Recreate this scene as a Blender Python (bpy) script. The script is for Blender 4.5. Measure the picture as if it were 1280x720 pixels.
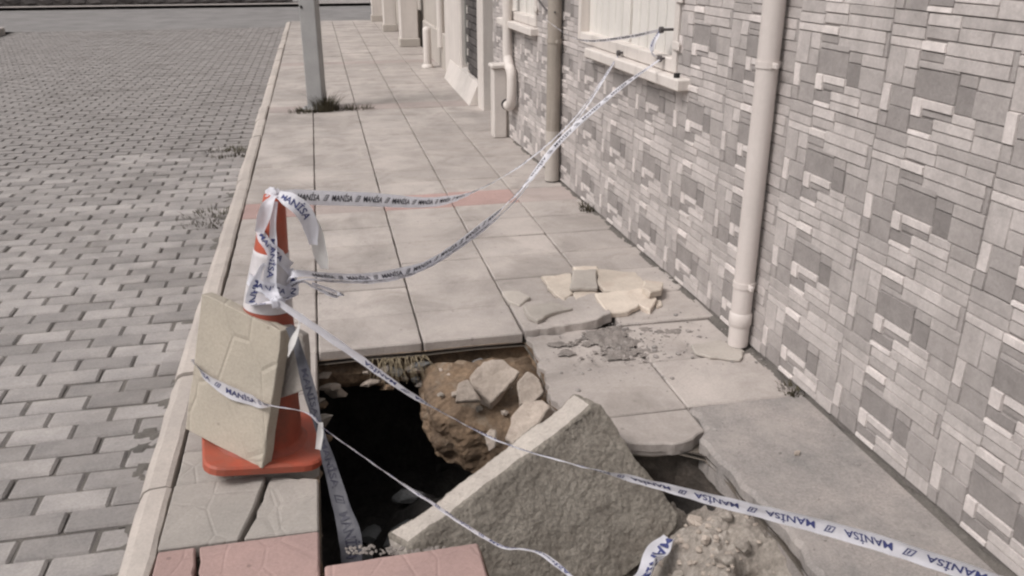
import bpy, bmesh, math, random
from mathutils import Vector, Matrix, noise
from mathutils.geometry import tessellate_polygon

S = bpy.context.scene
for o in list(bpy.data.objects):
    bpy.data.objects.remove(o)
C = S.collection
R = math.radians

# ------------------------------------------------------------------ camera
CAM_H, PITCH, YAW, FPX = 1.41, 21.8, 12.3, 1073.0
cd = bpy.data.cameras.new('camera')
cam = bpy.data.objects.new('camera', cd); C.objects.link(cam)
cam.location = (0, 0, CAM_H)
cam.rotation_euler = (R(90 - PITCH), 0, R(-YAW))
cd.sensor_width = 36.0; cd.lens = FPX / 1280 * 36; cd.clip_start = 0.05; cd.clip_end = 2000
S.camera = cam

# ------------------------------------------------------------------ overcast daylight
SUN_EL, SUN_AZ = 52, 250          # azimuth measured clockwise from +Y: the brightest sky stands over the road, on the left
w = bpy.data.worlds.new('World'); S.world = w; w.use_nodes = True
nt = w.node_tree; nt.nodes.clear()
out = nt.nodes.new('ShaderNodeOutputWorld'); bg = nt.nodes.new('ShaderNodeBackground')
sky = nt.nodes.new('ShaderNodeTexSky'); sky.sky_type = 'NISHITA'; sky.sun_disc = False
sky.sun_elevation = R(SUN_EL); sky.sun_rotation = R(SUN_AZ); sky.dust_density = 6; sky.air_density = 1.0
S.cycles.filter_width = 2.3
hs = nt.nodes.new('ShaderNodeHueSaturation'); hs.inputs['Saturation'].default_value = 0.16   # cloud cover greys the sky
nt.links.new(sky.outputs[0], hs.inputs['Color']); nt.links.new(hs.outputs[0], bg.inputs[0])
bg.inputs[1].default_value = 0.088
nt.links.new(bg.outputs[0], out.inputs[0])
sl = bpy.data.lights.new('sun', 'SUN'); sun = bpy.data.objects.new('sun', sl); C.objects.link(sun)
sl.energy = 1.4; sl.angle = R(18); sl.color = (1.0, 0.925, 0.90)
sd = Vector((math.sin(R(SUN_AZ)) * math.cos(R(SUN_EL)), math.cos(R(SUN_AZ)) * math.cos(R(SUN_EL)), math.sin(R(SUN_EL))))
sun.rotation_euler = sd.to_track_quat('Z', 'Y').to_euler()
vs = S.view_settings
vs.view_transform = 'Standard'; vs.look = 'None'; vs.gamma = 1; vs.use_curve_mapping = False
vs.exposure = 0.38

# ------------------------------------------------------------------ measuring: a ray of the photograph met with a real plane
_ps, _pc, _ys, _yc = math.sin(R(PITCH)), math.cos(R(PITCH)), math.sin(R(YAW)), math.cos(R(YAW))
def ray(px, py):
    r = px - 640; dn = FPX * _ps + (py - 360) * _pc; h = FPX * _pc - (py - 360) * _ps
    return Vector((r * _yc + h * _ys, h * _yc - r * _ys, -dn))
def at(px, py, z=None, y=None, x=None):
    d = ray(px, py); o = Vector((0, 0, CAM_H))
    if z is not None: k = (z - CAM_H) / d.z
    elif y is not None: k = y / d.y
    else: k = x / d.x
    return o + d * k
def on_plane(px, py, p0, n):
    d = ray(px, py); o = Vector((0, 0, CAM_H))
    return o + d * ((p0 - o).dot(n) / d.dot(n))

# ------------------------------------------------------------------ materials
def mat(name, c1, c2=None, rough=0.85, scale=6.0, fine=90.0, fine_amt=0.12, bump=0.25, bump_scale=None, obj_var=0.0,
        dirt=None, dirt_scale=2.5, dirt_lo=0.52, dirt_hi=0.68, attr=None, emboss=0.0, spec=0.3, transl=0.0, streak=None):
    m = bpy.data.materials.new(name); m.use_nodes = True
    t = m.node_tree; N = t.nodes; L = t.links
    b = N['Principled BSDF']; b.inputs['Roughness'].default_value = rough
    b.inputs['Specular IOR Level'].default_value = spec
    geo = N.new('ShaderNodeNewGeometry'); P = geo.outputs['Position']
    def nz(sc, det=6, ro=0.6, vec=P, dist=0.0):
        n = N.new('ShaderNodeTexNoise'); n.inputs['Scale'].default_value = sc; n.inputs['Detail'].default_value = det
        n.inputs['Roughness'].default_value = ro; n.inputs['Distortion'].default_value = dist; L.new(vec, n.inputs['Vector']); return n.outputs['Fac']
    def rng(v, a, b_, c, d):
        n = N.new('ShaderNodeMapRange'); n.inputs[1].default_value = a; n.inputs[2].default_value = b_
        n.inputs[3].default_value = c; n.inputs[4].default_value = d; L.new(v, n.inputs[0]); return n.outputs[0]
    def mix(f, a, b_, mode='MIX'):
        n = N.new('ShaderNodeMix'); n.data_type = 'RGBA'; n.blend_type = mode
        if hasattr(f, 'links') or not isinstance(f, (int, float)): L.new(f, n.inputs[0])
        else: n.inputs[0].default_value = f
        for v, i in ((a, 6), (b_, 7)):
            if isinstance(v, tuple): n.inputs[i].default_value = (*v, 1)
            else: L.new(v, n.inputs[i])
        return n.outputs[2]
    def mul(col, fac):
        n = N.new('ShaderNodeVectorMath'); n.operation = 'SCALE'; L.new(col, n.inputs[0]); L.new(fac, n.inputs['Scale']); return n.outputs[0]
    c2 = c2 or tuple(v * 0.8 for v in c1)
    if attr:
        a = N.new('ShaderNodeAttribute'); a.attribute_name = attr; col = a.outputs['Color']
        col = mul(col, rng(nz(scale, 8, 0.65), 0.3, 0.7, 0.84, 1.14))
    else:
        col = mix(rng(nz(scale, 8, 0.62), 0.35, 0.65, 0, 1), c1, c2)
    col = mul(col, rng(nz(fine, 4, 0.7), 0.3, 0.7, 1 - fine_amt, 1 + fine_amt))
    if obj_var:
        oi = N.new('ShaderNodeObjectInfo'); col = mul(col, rng(oi.outputs['Random'], 0, 1, 1 - obj_var, 1 + obj_var))
    if emboss:                                         # gum and tar spots
        vo = N.new('ShaderNodeTexVoronoi'); vo.inputs['Scale'].default_value = 11; L.new(P, vo.inputs['Vector'])
        sp = rng(vo.outputs['Distance'], .055, .085, .72, 1.0); col = mul(col, sp)
        col = mul(col, rng(nz(1.1, 5, .6), .3, .7, .86, 1.12))
    if dirt:
        col = mix(rng(nz(dirt_scale, 9, 0.7, dist=0.6), dirt_lo, dirt_hi, 0, 0.85), col, dirt)
    if streak:
        mp = N.new('ShaderNodeMapping'); mp.inputs['Scale'].default_value = (14, 14, 0.9); L.new(P, mp.inputs[0])
        col = mix(rng(nz(1.0, 6, 0.65, mp.outputs[0]), 0.5, 0.78, 0, 0.55 if not attr else 0.30), col, streak)
    L.new(col, b.inputs['Base Color'])
    hgt = nz(bump_scale or fine, 8, 0.7)
    if emboss:
        tc = N.new('ShaderNodeTexCoord')
        oi2 = N.new('ShaderNodeObjectInfo')
        ad = N.new('ShaderNodeVectorMath'); ad.operation = 'ADD'; L.new(P, ad.inputs[0])
        cm = N.new('ShaderNodeCombineXYZ'); L.new(oi2.outputs['Random'], cm.inputs[2]); L.new(cm.outputs[0], ad.inputs[1])
        mp = N.new('ShaderNodeMapping'); mp.inputs['Scale'].default_value = (9, 5, 4); mp.inputs['Rotation'].default_value = (0, 0, 0.5)
        L.new(ad.outputs[0], mp.inputs[0])
        v = N.new('ShaderNodeTexVoronoi'); v.feature = 'DISTANCE_TO_EDGE'; v.inputs['Scale'].default_value = 1.0; L.new(mp.outputs[0], v.inputs['Vector'])
        e = rng(v.outputs['Distance'], 0.0, 0.045, 0, emboss)
        s_ = N.new('ShaderNodeMath'); s_.operation = 'ADD'; L.new(hgt, s_.inputs[0]); L.new(e, s_.inputs[1]); hgt = s_.outputs[0]
    bp = N.new('ShaderNodeBump'); bp.inputs['Strength'].default_value = bump; bp.inputs['Distance'].default_value = 0.012
    L.new(hgt, bp.inputs['Height']); L.new(bp.outputs[0], b.inputs['Normal'])
    if transl:
        tr = N.new('ShaderNodeBsdfTranslucent'); L.new(col, tr.inputs[0])
        mx = N.new('ShaderNodeMixShader'); mx.inputs[0].default_value = transl
        L.new(b.outputs[0], mx.inputs[1]); L.new(tr.outputs[0], mx.inputs[2]); L.new(mx.outputs[0], N['Material Output'].inputs[0])
    return m

M = {}
M['slab'] = mat('slab', (.435, .39, .36), (.345, .312, .29), .9, 3.5, 120, .10, .22, obj_var=.07, dirt=(.21, .185, .165), dirt_scale=3.4, dirt_lo=.47, dirt_hi=.78, emboss=.25)
M['slab_cream'] = mat('slab_cream', (.46, .41, .34), (.40, .36, .30), .9, 5, 120, .09, .3, dirt=(.30, .26, .21), dirt_lo=.56, dirt_hi=.8, emboss=1.3)
M['slab_grey'] = mat('slab_grey', (.385, .35, .32), (.32, .295, .27), .9, 5, 120, .10, .3, obj_var=.05, dirt=(.22, .20, .18), dirt_lo=.58, dirt_hi=.8, emboss=.8)
M['slab_pink'] = mat('slab_pink', (.40, .275, .25), (.35, .245, .225), .9, 5, 120, .10, .3, obj_var=.05, dirt=(.26, .2, .18), dirt_lo=.56, dirt_hi=.8, emboss=.7)
M['slab_blush'] = mat('slab_blush', (.385, .325, .30), (.33, .285, .265), .9, 4, 120, .10, .22, obj_var=.08, dirt=(.24, .21, .19), dirt_lo=.55, dirt_hi=.8, emboss=.25)
M['concrete'] = mat('concrete', (.34, .305, .285), (.235, .22, .21), .92, 5, 140, .20, .55, bump_scale=50, dirt=(.38, .345, .32), dirt_scale=6, dirt_lo=.5, dirt_hi=.75)
M['kerb'] = mat('kerb', (.47, .42, .38), (.39, .35, .32), .9, 3, 110, .10, .25, obj_var=.06, dirt=(.26, .23, .21), dirt_lo=.57, dirt_hi=.8)
M['paver'] = mat('paver', (.335, .31, .295), (.27, .252, .243), .92, 8, 120, .14, .35, obj_var=.22, dirt=(.17, .155, .145), dirt_scale=1.3, dirt_lo=.50, dirt_hi=.76)
M['asphalt'] = mat('asphalt', (.25, .237, .23), (.19, .18, .176), .9, 2, 160, .25, .4)
M['sand'] = mat('sand', (.17, .145, .12), (.12, .105, .09), .95, 9, 150, .2, .5)
M['mortar'] = mat('mortar', (.27, .24, .22), (.20, .18, .165), .95, 14, 90, .2, .7, bump_scale=60)
M['joint'] = mat('joint', (.16, .145, .13), (.10, .092, .085), .95, 4, 150, .2, .4)
M['soil'] = mat('soil', (.25, .175, .115), (.145, .105, .075), .95, 11, 70, .28, .8, bump_scale=38, dirt=(.28, .24, .19), dirt_scale=9, dirt_lo=.55, dirt_hi=.7)
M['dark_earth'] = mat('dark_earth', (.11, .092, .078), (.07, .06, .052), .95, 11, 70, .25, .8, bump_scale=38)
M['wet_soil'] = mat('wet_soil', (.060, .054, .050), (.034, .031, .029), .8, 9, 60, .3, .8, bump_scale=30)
M['rubble'] = mat('rubble', (.40, .36, .32), (.25, .22, .19), .95, 12, 80, .28, .9, bump_scale=45, dirt=(.15, .125, .105), dirt_scale=10, dirt_lo=.55, dirt_hi=.72)
M['stone'] = mat('stone', (.46, .395, .34), (.36, .305, .26), .9, 10, 90, .14, .5, obj_var=.10)
M['stone_grey'] = mat('stone_grey', (.25, .25, .25), (.18, .18, .18), .9, 10, 90, .16, .5, obj_var=.12)
M['plaster'] = mat('plaster', (.60, .53, .455), (.51, .445, .38), .9, 12, 110, .08, .35, obj_var=.08, dirt=(.46, .36, .30), dirt_scale=9, dirt_lo=.52, dirt_hi=.78)
M['plaster_face'] = mat('plaster_face', (.44, .40, .36), (.38, .345, .31), .9, 9, 110, .08, .3, obj_var=.06)
M['slab_edge'] = mat('slab_edge', (.48, .435, .39), (.40, .36, .325), .92, 9, 100, .12, .5, bump_scale=60)
M['underside'] = mat('underside', (.275, .25, .215), (.185, .165, .14), .95, 9, 90, .30, .9, bump_scale=55, dirt=(.21, .18, .15), dirt_scale=5, dirt_lo=.52, dirt_hi=.74)
M['tile'] = mat('tile', (.4, .36, .34), None, .6, 16, 110, .10, .35, attr='shade', obj_var=.06, spec=.35, bump_scale=45, streak=(.24, .215, .20))
M['grout'] = mat('grout', (.20, .18, .17), (.16, .145, .135), .95, 6, 80, .15, .3)
M['white_paint'] = mat('white_paint', (.66, .61, .57), (.58, .535, .50), .6, 2.5, 60, .04, .12, streak=(.40, .36, .33), spec=.4)
M['shutter'] = mat('shutter', (.68, .65, .61), (.61, .585, .55), .5, 2.5, 60, .03, .06, streak=(.48, .46, .42), spec=.4)
M['pvc'] = mat('pvc', (.62, .565, .535), (.57, .52, .49), .45, 2, 50, .03, .06, streak=(.50, .45, .42), spec=.45)
M['pipe_brown'] = mat('pipe_brown', (.34, .30, .26), (.28, .25, .215), .55, 3, 60, .06, .1, streak=(.52, .47, .42), spec=.4)
M['steel'] = mat('steel', (.33, .325, .32), (.285, .28, .277), .5, 6, 80, .05, .1, streak=(.24, .25, .25), spec=.5)
M['dark'] = mat('dark', (.03, .028, .027), (.022, .02, .02), .7)
M['brick_dark'] = mat('brick_dark', (.11, .10, .095), (.08, .072, .07), .85, 5, 90, .12, .3, obj_var=.25)
M['glass'] = mat('glass', (.06, .075, .07), (.05, .06, .06), .08, 2, 20, .02, .0, spec=.6)
M['beige'] = mat('beige', (.47, .43, .39), (.41, .375, .34), .8, 2.5, 60, .06, .15, streak=(.33, .30, .27))
M['orange'] = mat('orange', (.44, .095, .055), (.35, .078, .046), .55, 9, 70, .06, .08, dirt=(.25, .11, .08), dirt_scale=9, dirt_lo=.44, dirt_hi=.74, spec=.3)
M['orange_shaded'] = mat('orange_shaded', (.34, .075, .045), (.25, .06, .038), .6, 9, 70, .08, .1, dirt=(.17, .065, .045), dirt_scale=7, dirt_lo=.42, dirt_hi=.68, spec=.3)  # shade of the propped slabs put into the cone's orange, dirt blotches over it
M['cone_white'] = mat('cone_white', (.60, .57, .58), (.48, .455, .46), .45, 9, 70, .05, .06, dirt=(.42, .38, .37), dirt_scale=6, dirt_lo=.56, dirt_hi=.8)
M['tape'] = mat('tape', (.80, .80, .85), (.72, .72, .78), .42, 14, 60, .05, .12, bump_scale=25, spec=.45, transl=.35)
M['tape_clear'] = mat('tape_clear', (.72, .71, .69), (.66, .65, .64), .42, 14, 60, .05, .15, bump_scale=22, spec=.45, transl=.4)
M['tape_dirty'] = mat('tape_dirty', (.115, .115, .13), (.065, .065, .08), .45, 14, 60, .08, .2, bump_scale=25, spec=.45, transl=.25)
M['ink'] = mat('ink', (.045, .055, .16), (.06, .07, .18), .5, 10, 60, .05, .02)
M['ink_black'] = mat('ink_black', (.03, .03, .045), (.025, .025, .04), .5, 10, 60, .05, .02)
M['weed'] = mat('weed', (.055, .050, .034), (.085, .072, .045), .8, 30, 80, .15, .1)
M['straw'] = mat('straw', (.30, .25, .17), (.22, .18, .12), .85, 30, 80, .15, .1)
M['metal_dark'] = mat('metal_dark', (.10, .09, .09), (.07, .065, .065), .5, 8, 60, .1, .1)

# ------------------------------------------------------------------ helpers
def link(o, parent=None):
    C.objects.link(o)
    if parent is not None: o.parent = parent
    return o
def mesh_obj(name, V, F, m, parent=None, smooth=False, mi=None):
    me = bpy.data.meshes.new(name); me.from_pydata([tuple(v) for v in V], [], F); me.update()
    for x in (m if isinstance(m, list) else [m]): me.materials.append(x)
    if mi: me.polygons.foreach_set('material_index', mi)
    if smooth: me.polygons.foreach_set('use_smooth', [True] * len(me.polygons))
    return link(bpy.data.objects.new(name, me), parent)
def bm_obj(name, bm, m, parent=None, smooth=False):
    me = bpy.data.meshes.new(name); bm.normal_update(); bm.to_mesh(me); bm.free()
    for x in (m if isinstance(m, list) else [m]): me.materials.append(x)
    if smooth: me.polygons.foreach_set('use_smooth', [True] * len(me.polygons))
    return link(bpy.data.objects.new(name, me), parent)
def tag(o, label=None, cat=None, group=None, kind=None):
    if label: o['label'] = label
    if cat: o['category'] = cat
    if group: o['group'] = group
    if kind: o['kind'] = kind
    return o
def thing(name, label, cat, loc=(0, 0, 0), group=None):
    o = bpy.data.objects.new(name, None); o.location = loc; o.empty_display_size = .1; C.objects.link(o)
    return tag(o, label, cat, group)
def box_bm(x0, x1, y0, y1, z0, z1, bev=0.0, bm=None, seg=1):
    bm = bm or bmesh.new()
    vs_ = [bm.verts.new(p) for p in ((x0, y0, z0), (x1, y0, z0), (x1, y1, z0), (x0, y1, z0), (x0, y0, z1), (x1, y0, z1), (x1, y1, z1), (x0, y1, z1))]
    fs = [bm.faces.new([vs_[i] for i in q]) for q in ((3, 2, 1, 0), (4, 5, 6, 7), (0, 1, 5, 4), (1, 2, 6, 5), (2, 3, 7, 6), (3, 0, 4, 7))]
    if bev:
        es = list({e for f in fs for e in f.edges})
        bmesh.ops.bevel(bm, geom=es, offset=bev, segments=seg, affect='EDGES', profile=.6)
    return bm
def box(name, x0, x1, y0, y1, z0, z1, m, parent=None, bev=0.004):
    return bm_obj(name, box_bm(x0, x1, y0, y1, z0, z1, bev), m, parent)
def tube_bm(pts, rad, seg=12, bm=None, cap=True):
    bm = bm or bmesh.new(); pts = [Vector(p) for p in pts]; rings = []; up = None
    for i, p in enumerate(pts):
        t = (pts[min(i + 1, len(pts) - 1)] - pts[max(i - 1, 0)]).normalized()
        if up is None: up = t.orthogonal().normalized()
        up = (up - t * up.dot(t)).normalized(); s = t.cross(up)
        r = rad[i] if isinstance(rad, (list, tuple)) else rad
        rings.append([bm.verts.new(p + (up * math.cos(2 * math.pi * k / seg) + s * math.sin(2 * math.pi * k / seg)) * r) for k in range(seg)])
    for a, b_ in zip(rings, rings[1:]):
        for k in range(seg): bm.faces.new((a[k], a[(k + 1) % seg], b_[(k + 1) % seg], b_[k]))
    if cap:
        for f in (bm.faces.new(rings[0][::-1]), bm.faces.new(rings[-1])):
            f.smooth = False
            for e in f.edges: e.smooth = False
    return bm
def prism_bm(outline, z0, z1, bev=0.004, jit=0.0, seed=0, cuts=0, amp=0.0):
    """polygon plate with worn arrises; cuts/amp roughen it"""
    rnd = random.Random(seed); bm = bmesh.new()
    vb = [bm.verts.new((x, y, z0)) for x, y in outline]; vt = [bm.verts.new((x + rnd.uniform(-jit, jit), y + rnd.uniform(-jit, jit), z1)) for x, y in outline]
    n = len(outline)
    fs = [bm.faces.new(vt), bm.faces.new(vb[::-1])]
    for k in range(n): fs.append(bm.faces.new((vb[k], vb[(k + 1) % n], vt[(k + 1) % n], vt[k])))
    bmesh.ops.recalc_face_normals(bm, faces=bm.faces[:])
    if bev: bmesh.ops.bevel(bm, geom=bm.edges[:], offset=bev, segments=1, affect='EDGES')
    if cuts:
        bmesh.ops.triangulate(bm, faces=bm.faces[:])
        for _ in range(cuts):
            es = [e for e in bm.edges if e.calc_length() > amp * 4]
            bmesh.ops.subdivide_edges(bm, edges=es, cuts=1)
            bmesh.ops.triangulate(bm, faces=[f for f in bm.faces if len(f.verts) > 4])
        for v in bm.verts:
            q = v.co * 22 + Vector((seed * 3.1, seed * 1.7, 0))
            v.co += Vector((noise.noise(q), noise.noise(q + Vector((9, 0, 0))), noise.noise(q + Vector((0, 9, 0))) * .8)) * amp
    return bm
def ragged(outline, step=.03, amp=.008, seed=0, keep=()):
    """break straight edges of an outline up, except the numbered edges in keep"""
    rnd = random.Random(seed); res = []
    n = len(outline)
    for i in range(n):
        a = Vector(outline[i]); b_ = Vector(outline[(i + 1) % n]); res.append(tuple(a))
        if i in keep: continue
        k = max(1, int((b_ - a).length / step)); d = (b_ - a); nn = Vector((-d.y, d.x)).normalized() if d.length else Vector((0, 0))
        for j in range(1, k):
            p = a + d * ((j + rnd.uniform(-.25, .25)) / k) + nn * rnd.uniform(-amp, amp); res.append((p.x, p.y))
    return res
def rock_bm(rx, ry, rz, seed, sub=2, chop=7, rough=.06):
    rnd = random.Random(seed); bm = bmesh.new(); bmesh.ops.create_icosphere(bm, subdivisions=1, radius=1)
    for _ in range(chop):                               # flat broken faces
        n = Vector((rnd.uniform(-1, 1), rnd.uniform(-1, 1), rnd.uniform(-1, 1))).normalized(); d = rnd.uniform(.45, .78)
        g = bmesh.ops.bisect_plane(bm, geom=bm.verts[:] + bm.edges[:] + bm.faces[:], plane_co=n * d, plane_no=n, clear_outer=True)
        ed = [e for e in g['geom_cut'] if isinstance(e, bmesh.types.BMEdge)]
        if ed: bmesh.ops.edgeloop_fill(bm, edges=ed)
    bmesh.ops.triangulate(bm, faces=bm.faces[:])
    for _ in range(sub - 1): bmesh.ops.subdivide_edges(bm, edges=bm.edges[:], cuts=1, use_grid_fill=True)
    for v in bm.verts:
        q = v.co * 3 + Vector((seed, 0, 0)); v.co += v.co.normalized() * noise.noise(q) * rough
        v.co = Vector((v.co.x * rx, v.co.y * ry, v.co.z * rz))
    return bm
def catmull(P, n):
    Pn = [P[0] * 2 - P[1]] + P + [P[-1] * 2 - P[-2]]; res = []
    for i in range(len(P) - 1):
        a, b_, c, d = Pn[i:i + 4]
        for k in range(n):
            t = k / n
            res.append(.5 * ((2 * b_) + (c - a) * t + (2 * a - 5 * b_ + 4 * c - d) * t * t + (3 * b_ - a - 3 * c + d) * t ** 3))
    res.append(P[-1]); return res

# ------------------------------------------------------------------ ground, road, kerb
COLS = [-.494, -.094, .299, .695, 1.09, 1.50]
ROW0, ROWH = 2.966, .30
SIDE_END = 18.5
def sheet(name, x0, x1, y0, y1, z, m, cut=None):
    if not cut:
        o = mesh_obj(name, [(x0, y0, z), (x1, y0, z), (x1, y1, z), (x0, y1, z)], [(0, 1, 2, 3)], m)
    else:
        a, b_, c, d = cut
        V = [(x0, y0, z), (x1, y0, z), (x1, y1, z), (x0, y1, z), (a, c, z), (b_, c, z), (b_, d, z), (a, d, z)]
        o = mesh_obj(name, V, [(0, 1, 5, 4), (1, 2, 6, 5), (2, 3, 7, 6), (3, 0, 4, 7)], m)
    return tag(o, kind='structure')
sheet('ground', -600, 600, -600, 600, -.22, M['sand'], cut=(-.56, 1.52, .9, 3.6))
road = sheet('road', -5.6, -.60, -3, SIDE_END - .05, -.126, M['joint'])
sheet('cross_street', -60, 60, SIDE_END - .05, 24.6, -.122, M['asphalt'])
sheet('far_pavement', -60, 60, 24.6, 40, -.05, M['concrete'])
sheet('opposite_pavement', -8.2, -5.72, -3, SIDE_END, -.02, M['concrete'])

# road paving blocks, running bond across the road
BW, BL, ZR = .105, .205, -.115
pm = bpy.data.meshes.new('paver')
b = box_bm(-BL / 2 + .004, BL / 2 - .004, -BW / 2 + .004, BW / 2 - .004, -.06, 0, .007); b.to_mesh(pm); b.free(); pm.materials.append(M['paver'])
cells = []
j = 0; y = 1.2
while y < SIDE_END - .1:
    x = -.606 - BL / 2 + (BL / 2 if j % 2 else 0)
    while x > -5.5:
        cells.append((x, y)); x -= BL
    y += BW; j += 1
camxy = Vector((0, 0))
def in_view(x, y, z=0):
    v = Vector((x, y, z - CAM_H)); r = v.x * _yc - v.y * _ys; h = v.x * _ys + v.y * _yc
    d = h * _pc - v.z * _ps; dn = -v.z * _pc - h * _ps
    if d <= .1: return None
    return (640 + FPX * r / d, 360 + FPX * dn / d)
near, far = [], []
for x, y in cells:
    p = in_view(x, y, ZR)
    if p and -40 < p[0] < 1320 and p[1] < 760: near.append((x * x + y * y, x, y))
near.sort()
rnd = random.Random(4)
for k, (d, x, y) in enumerate(near[:300]):
    o = link(bpy.data.objects.new('paver', pm), road)
    o.location = (x, y, ZR + rnd.uniform(-.008, .003)); o.rotation_euler = (rnd.uniform(-.02, .02), rnd.uniform(-.012, .012), rnd.uniform(-.012, .012))
V, F = [], []
for d, x, y in near[300:]:
    n = len(V); z = ZR + rnd.uniform(-.004, .003); a = rnd.uniform(-.003, .003)
    hx, hy = BL / 2 - .004, BW / 2 - .004
    V += [(x - hx, y - hy, z - .05), (x + hx, y - hy, z - .05), (x + hx, y + hy, z - .05), (x - hx, y + hy, z - .05),
          (x - hx + .006, y - hy + .006, z + a), (x + hx - .006, y - hy + .006, z - a), (x + hx - .006, y + hy - .006, z), (x - hx + .006, y + hy - .006, z)]
    F += [(n + 4, n + 5, n + 6, n + 7), (n, n + 1, n + 5, n + 4), (n + 1, n + 2, n + 6, n + 5), (n + 2, n + 3, n + 7, n + 6), (n + 3, n, n + 4, n + 7)]
tag(mesh_obj('paver_field', V, F, M['paver'], road), kind='stuff')

# kerb stones
kerb = tag(mesh_obj('kerb', [(-.60, 1, -.2), (-.49, 1, -.2), (-.49, SIDE_END, -.2), (-.60, SIDE_END, -.2)], [(0, 1, 2, 3)], M['sand']), kind='structure')
rnd = random.Random(8); y = .8
while y < SIDE_END - .3:
    l = .70; bm = bmesh.new(); n = 9; prof = [(-.592, -.20), (-.590, -.030), (-.578, -.010), (-.56, -.001), (-.515, .002), (-.503, -.004), (-.501, -.2)]
    rings = []
    dz = rnd.uniform(-.006, .006); dx = rnd.uniform(-.006, .004)
    for i in range(n + 1):
        yy = y + .004 + (l - .008) * i / n; wv = .004 * noise.noise(Vector((yy * 6, 0, 2.2)))
        sh = .012 if i in (0, n) else 0
        rings.append([bm.verts.new((px + dx + wv + (.004 * noise.noise(Vector((yy * 14, px * 40, 5)))), yy, pz + dz - (sh * .5 if pz > -.1 else 0))) for px, pz in prof])
    for a, b_ in zip(rings, rings[1:]):
        for k in range(len(prof) - 1): bm.faces.new((a[k], a[k + 1], b_[k + 1], b_[k]))
    bm.faces.new(rings[0]); bm.faces.new(rings[-1][::-1]); bmesh.ops.recalc_face_normals(bm, faces=bm.faces[:])
    bm_obj('kerb_stone', bm, M['kerb'], kerb); y += l
opp = tag(mesh_obj('opposite_kerb', [(-5.72, -3, -.2), (-5.6, -3, -.2), (-5.6, SIDE_END, -.2), (-5.72, SIDE_END, -.2)], [(0, 1, 2, 3)], M['sand']), kind='structure')
km = bpy.data.meshes.new('kerb_stone'); b = box_bm(-5.72, -5.6, 0, .99, -.2, 0, .012); b.to_mesh(km); b.free(); km.materials.append(M['kerb'])
for i in range(8, 18): o = link(bpy.data.objects.new('kerb_stone', km), opp); o.location = (0, i, 0)

# ------------------------------------------------------------------ pavement with the collapsed part
HOLE = [(-.094, 1.766), (-.096, 2.2), (-.094, 2.6), (-.094, 2.95), (.1, 2.958), (.3, 2.95), (.5, 2.958), (.690, 2.95), (.70, 2.80), (.685, 2.62), (.665, 2.45), (.70, 2.33), (.76, 2.22),
        (.83, 2.13), (.90, 2.105), (.98, 2.10), (1.045, 2.05), (1.06, 1.95), (1.055, 1.82), (1.075, 1.65), (1.07, 1.45), (1.07, 1.15), (.34, 1.15), (.31, 1.45), (.303, 1.766)]
def resample(poly, step):
    res = []
    for i in range(len(poly)):
        a = Vector(poly[i]); b_ = Vector(poly[(i + 1) % len(poly)]); k = max(1, round((b_ - a).length / step))
        for t in range(k): res.append(a + (b_ - a) * (t / k))
    return res
HL = resample(HOLE, .025)
# bedding sheet under the slabs, open over the hole
outer = [Vector((-.50, -1, -.046)), Vector((1.52, -1, -.046)), Vector((1.52, SIDE_END, -.046)), Vector((-.50, SIDE_END, -.046))]
inner = [Vector((p.x, p.y, -.046)) for p in HL]
tri = tessellate_polygon([outer, inner]); allv = outer + inner
pave = tag(mesh_obj('pavement', allv, [tuple(t) for t in tri], M['sand']), kind='structure')
for p in pave.data.polygons:
    if p.normal.z < 0: p.flip()
# slabs
rnd = random.Random(11)
sm = {}
def slab_mesh(x0, x1, y0, y1, seed):
    b_ = prism_bm(ragged([(x0, y0), (x1, y0), (x1, y1), (x0, y1)], .07, .0015, seed), -.045, 0, .005, .001, seed)
    me = bpy.data.meshes.new('slab'); b_.normal_update(); b_.to_mesh(me); b_.free(); return me
def place_slab(x0, x1, y0, y1, m, dz=0, rx=0, ry=0, rz=0, seed=0, shared=True):
    cx, cy = (x0 + x1) / 2, (y0 + y1) / 2; key = (round(x1 - x0, 3), round(y1 - y0, 3), seed % 4, m)
    if key not in sm:
        g = .0035; me = slab_mesh(-(x1 - x0) / 2 + g, (x1 - x0) / 2 - g, -(y1 - y0) / 2 + g, (y1 - y0) / 2 - g, seed % 4); me.materials.append(M[m]); sm[key] = me
    o = link(bpy.data.objects.new('slab', sm[key]), pave); o.location = (cx, cy, dz); o.rotation_euler = (rx, ry, rz); return o
nrow = int((SIDE_END - ROW0) / ROWH); V, F, MI = [], [], []
for j in range(nrow):
    y0 = ROW0 + j * ROWH; y1 = y0 + ROWH
    pink = 'slab_blush' if j in (6, 17, 28, 39) else 'slab'
    for c in range(5):
        x0, x1 = COLS[c], COLS[c + 1]
        if y0 < 12.2:
            if c == 3 and j == 0: continue             # the lifted slab is made below
            if abs(y0 + .15 - 8.2) < .16 and c == 1: pass
            cj = 0.0 if c != 0 else 0.1
            place_slab(x0, x1, y0, y1, 'slab_pink' if (pink != 'slab' and c in (0, 2, 3) and j == 6) else pink, rnd.uniform(-.003, .002), rnd.uniform(-.006, .006), rnd.uniform(-.005, .005), rnd.uniform(-.004, .004), rnd.randrange(99))
        else:
            n = len(V); z = rnd.uniform(-.003, .002); g = .004
            V += [(x0 + g, y0 + g, z), (x1 - g, y0 + g, z), (x1 - g, y1 - g, z), (x0 + g, y1 - g, z), (x0 + g, y0 + g, -.044), (x1 - g, y0 + g, -.044), (x1 - g, y1 - g, -.044), (x0 + g, y1 - g, -.044)]
            F += [(n, n + 1, n + 2, n + 3), (n + 4, n + 5, n + 1, n), (n + 5, n + 6, n + 2, n + 1), (n + 6, n + 7, n + 3, n + 2), (n + 7, n + 4, n, n + 3)]
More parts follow.
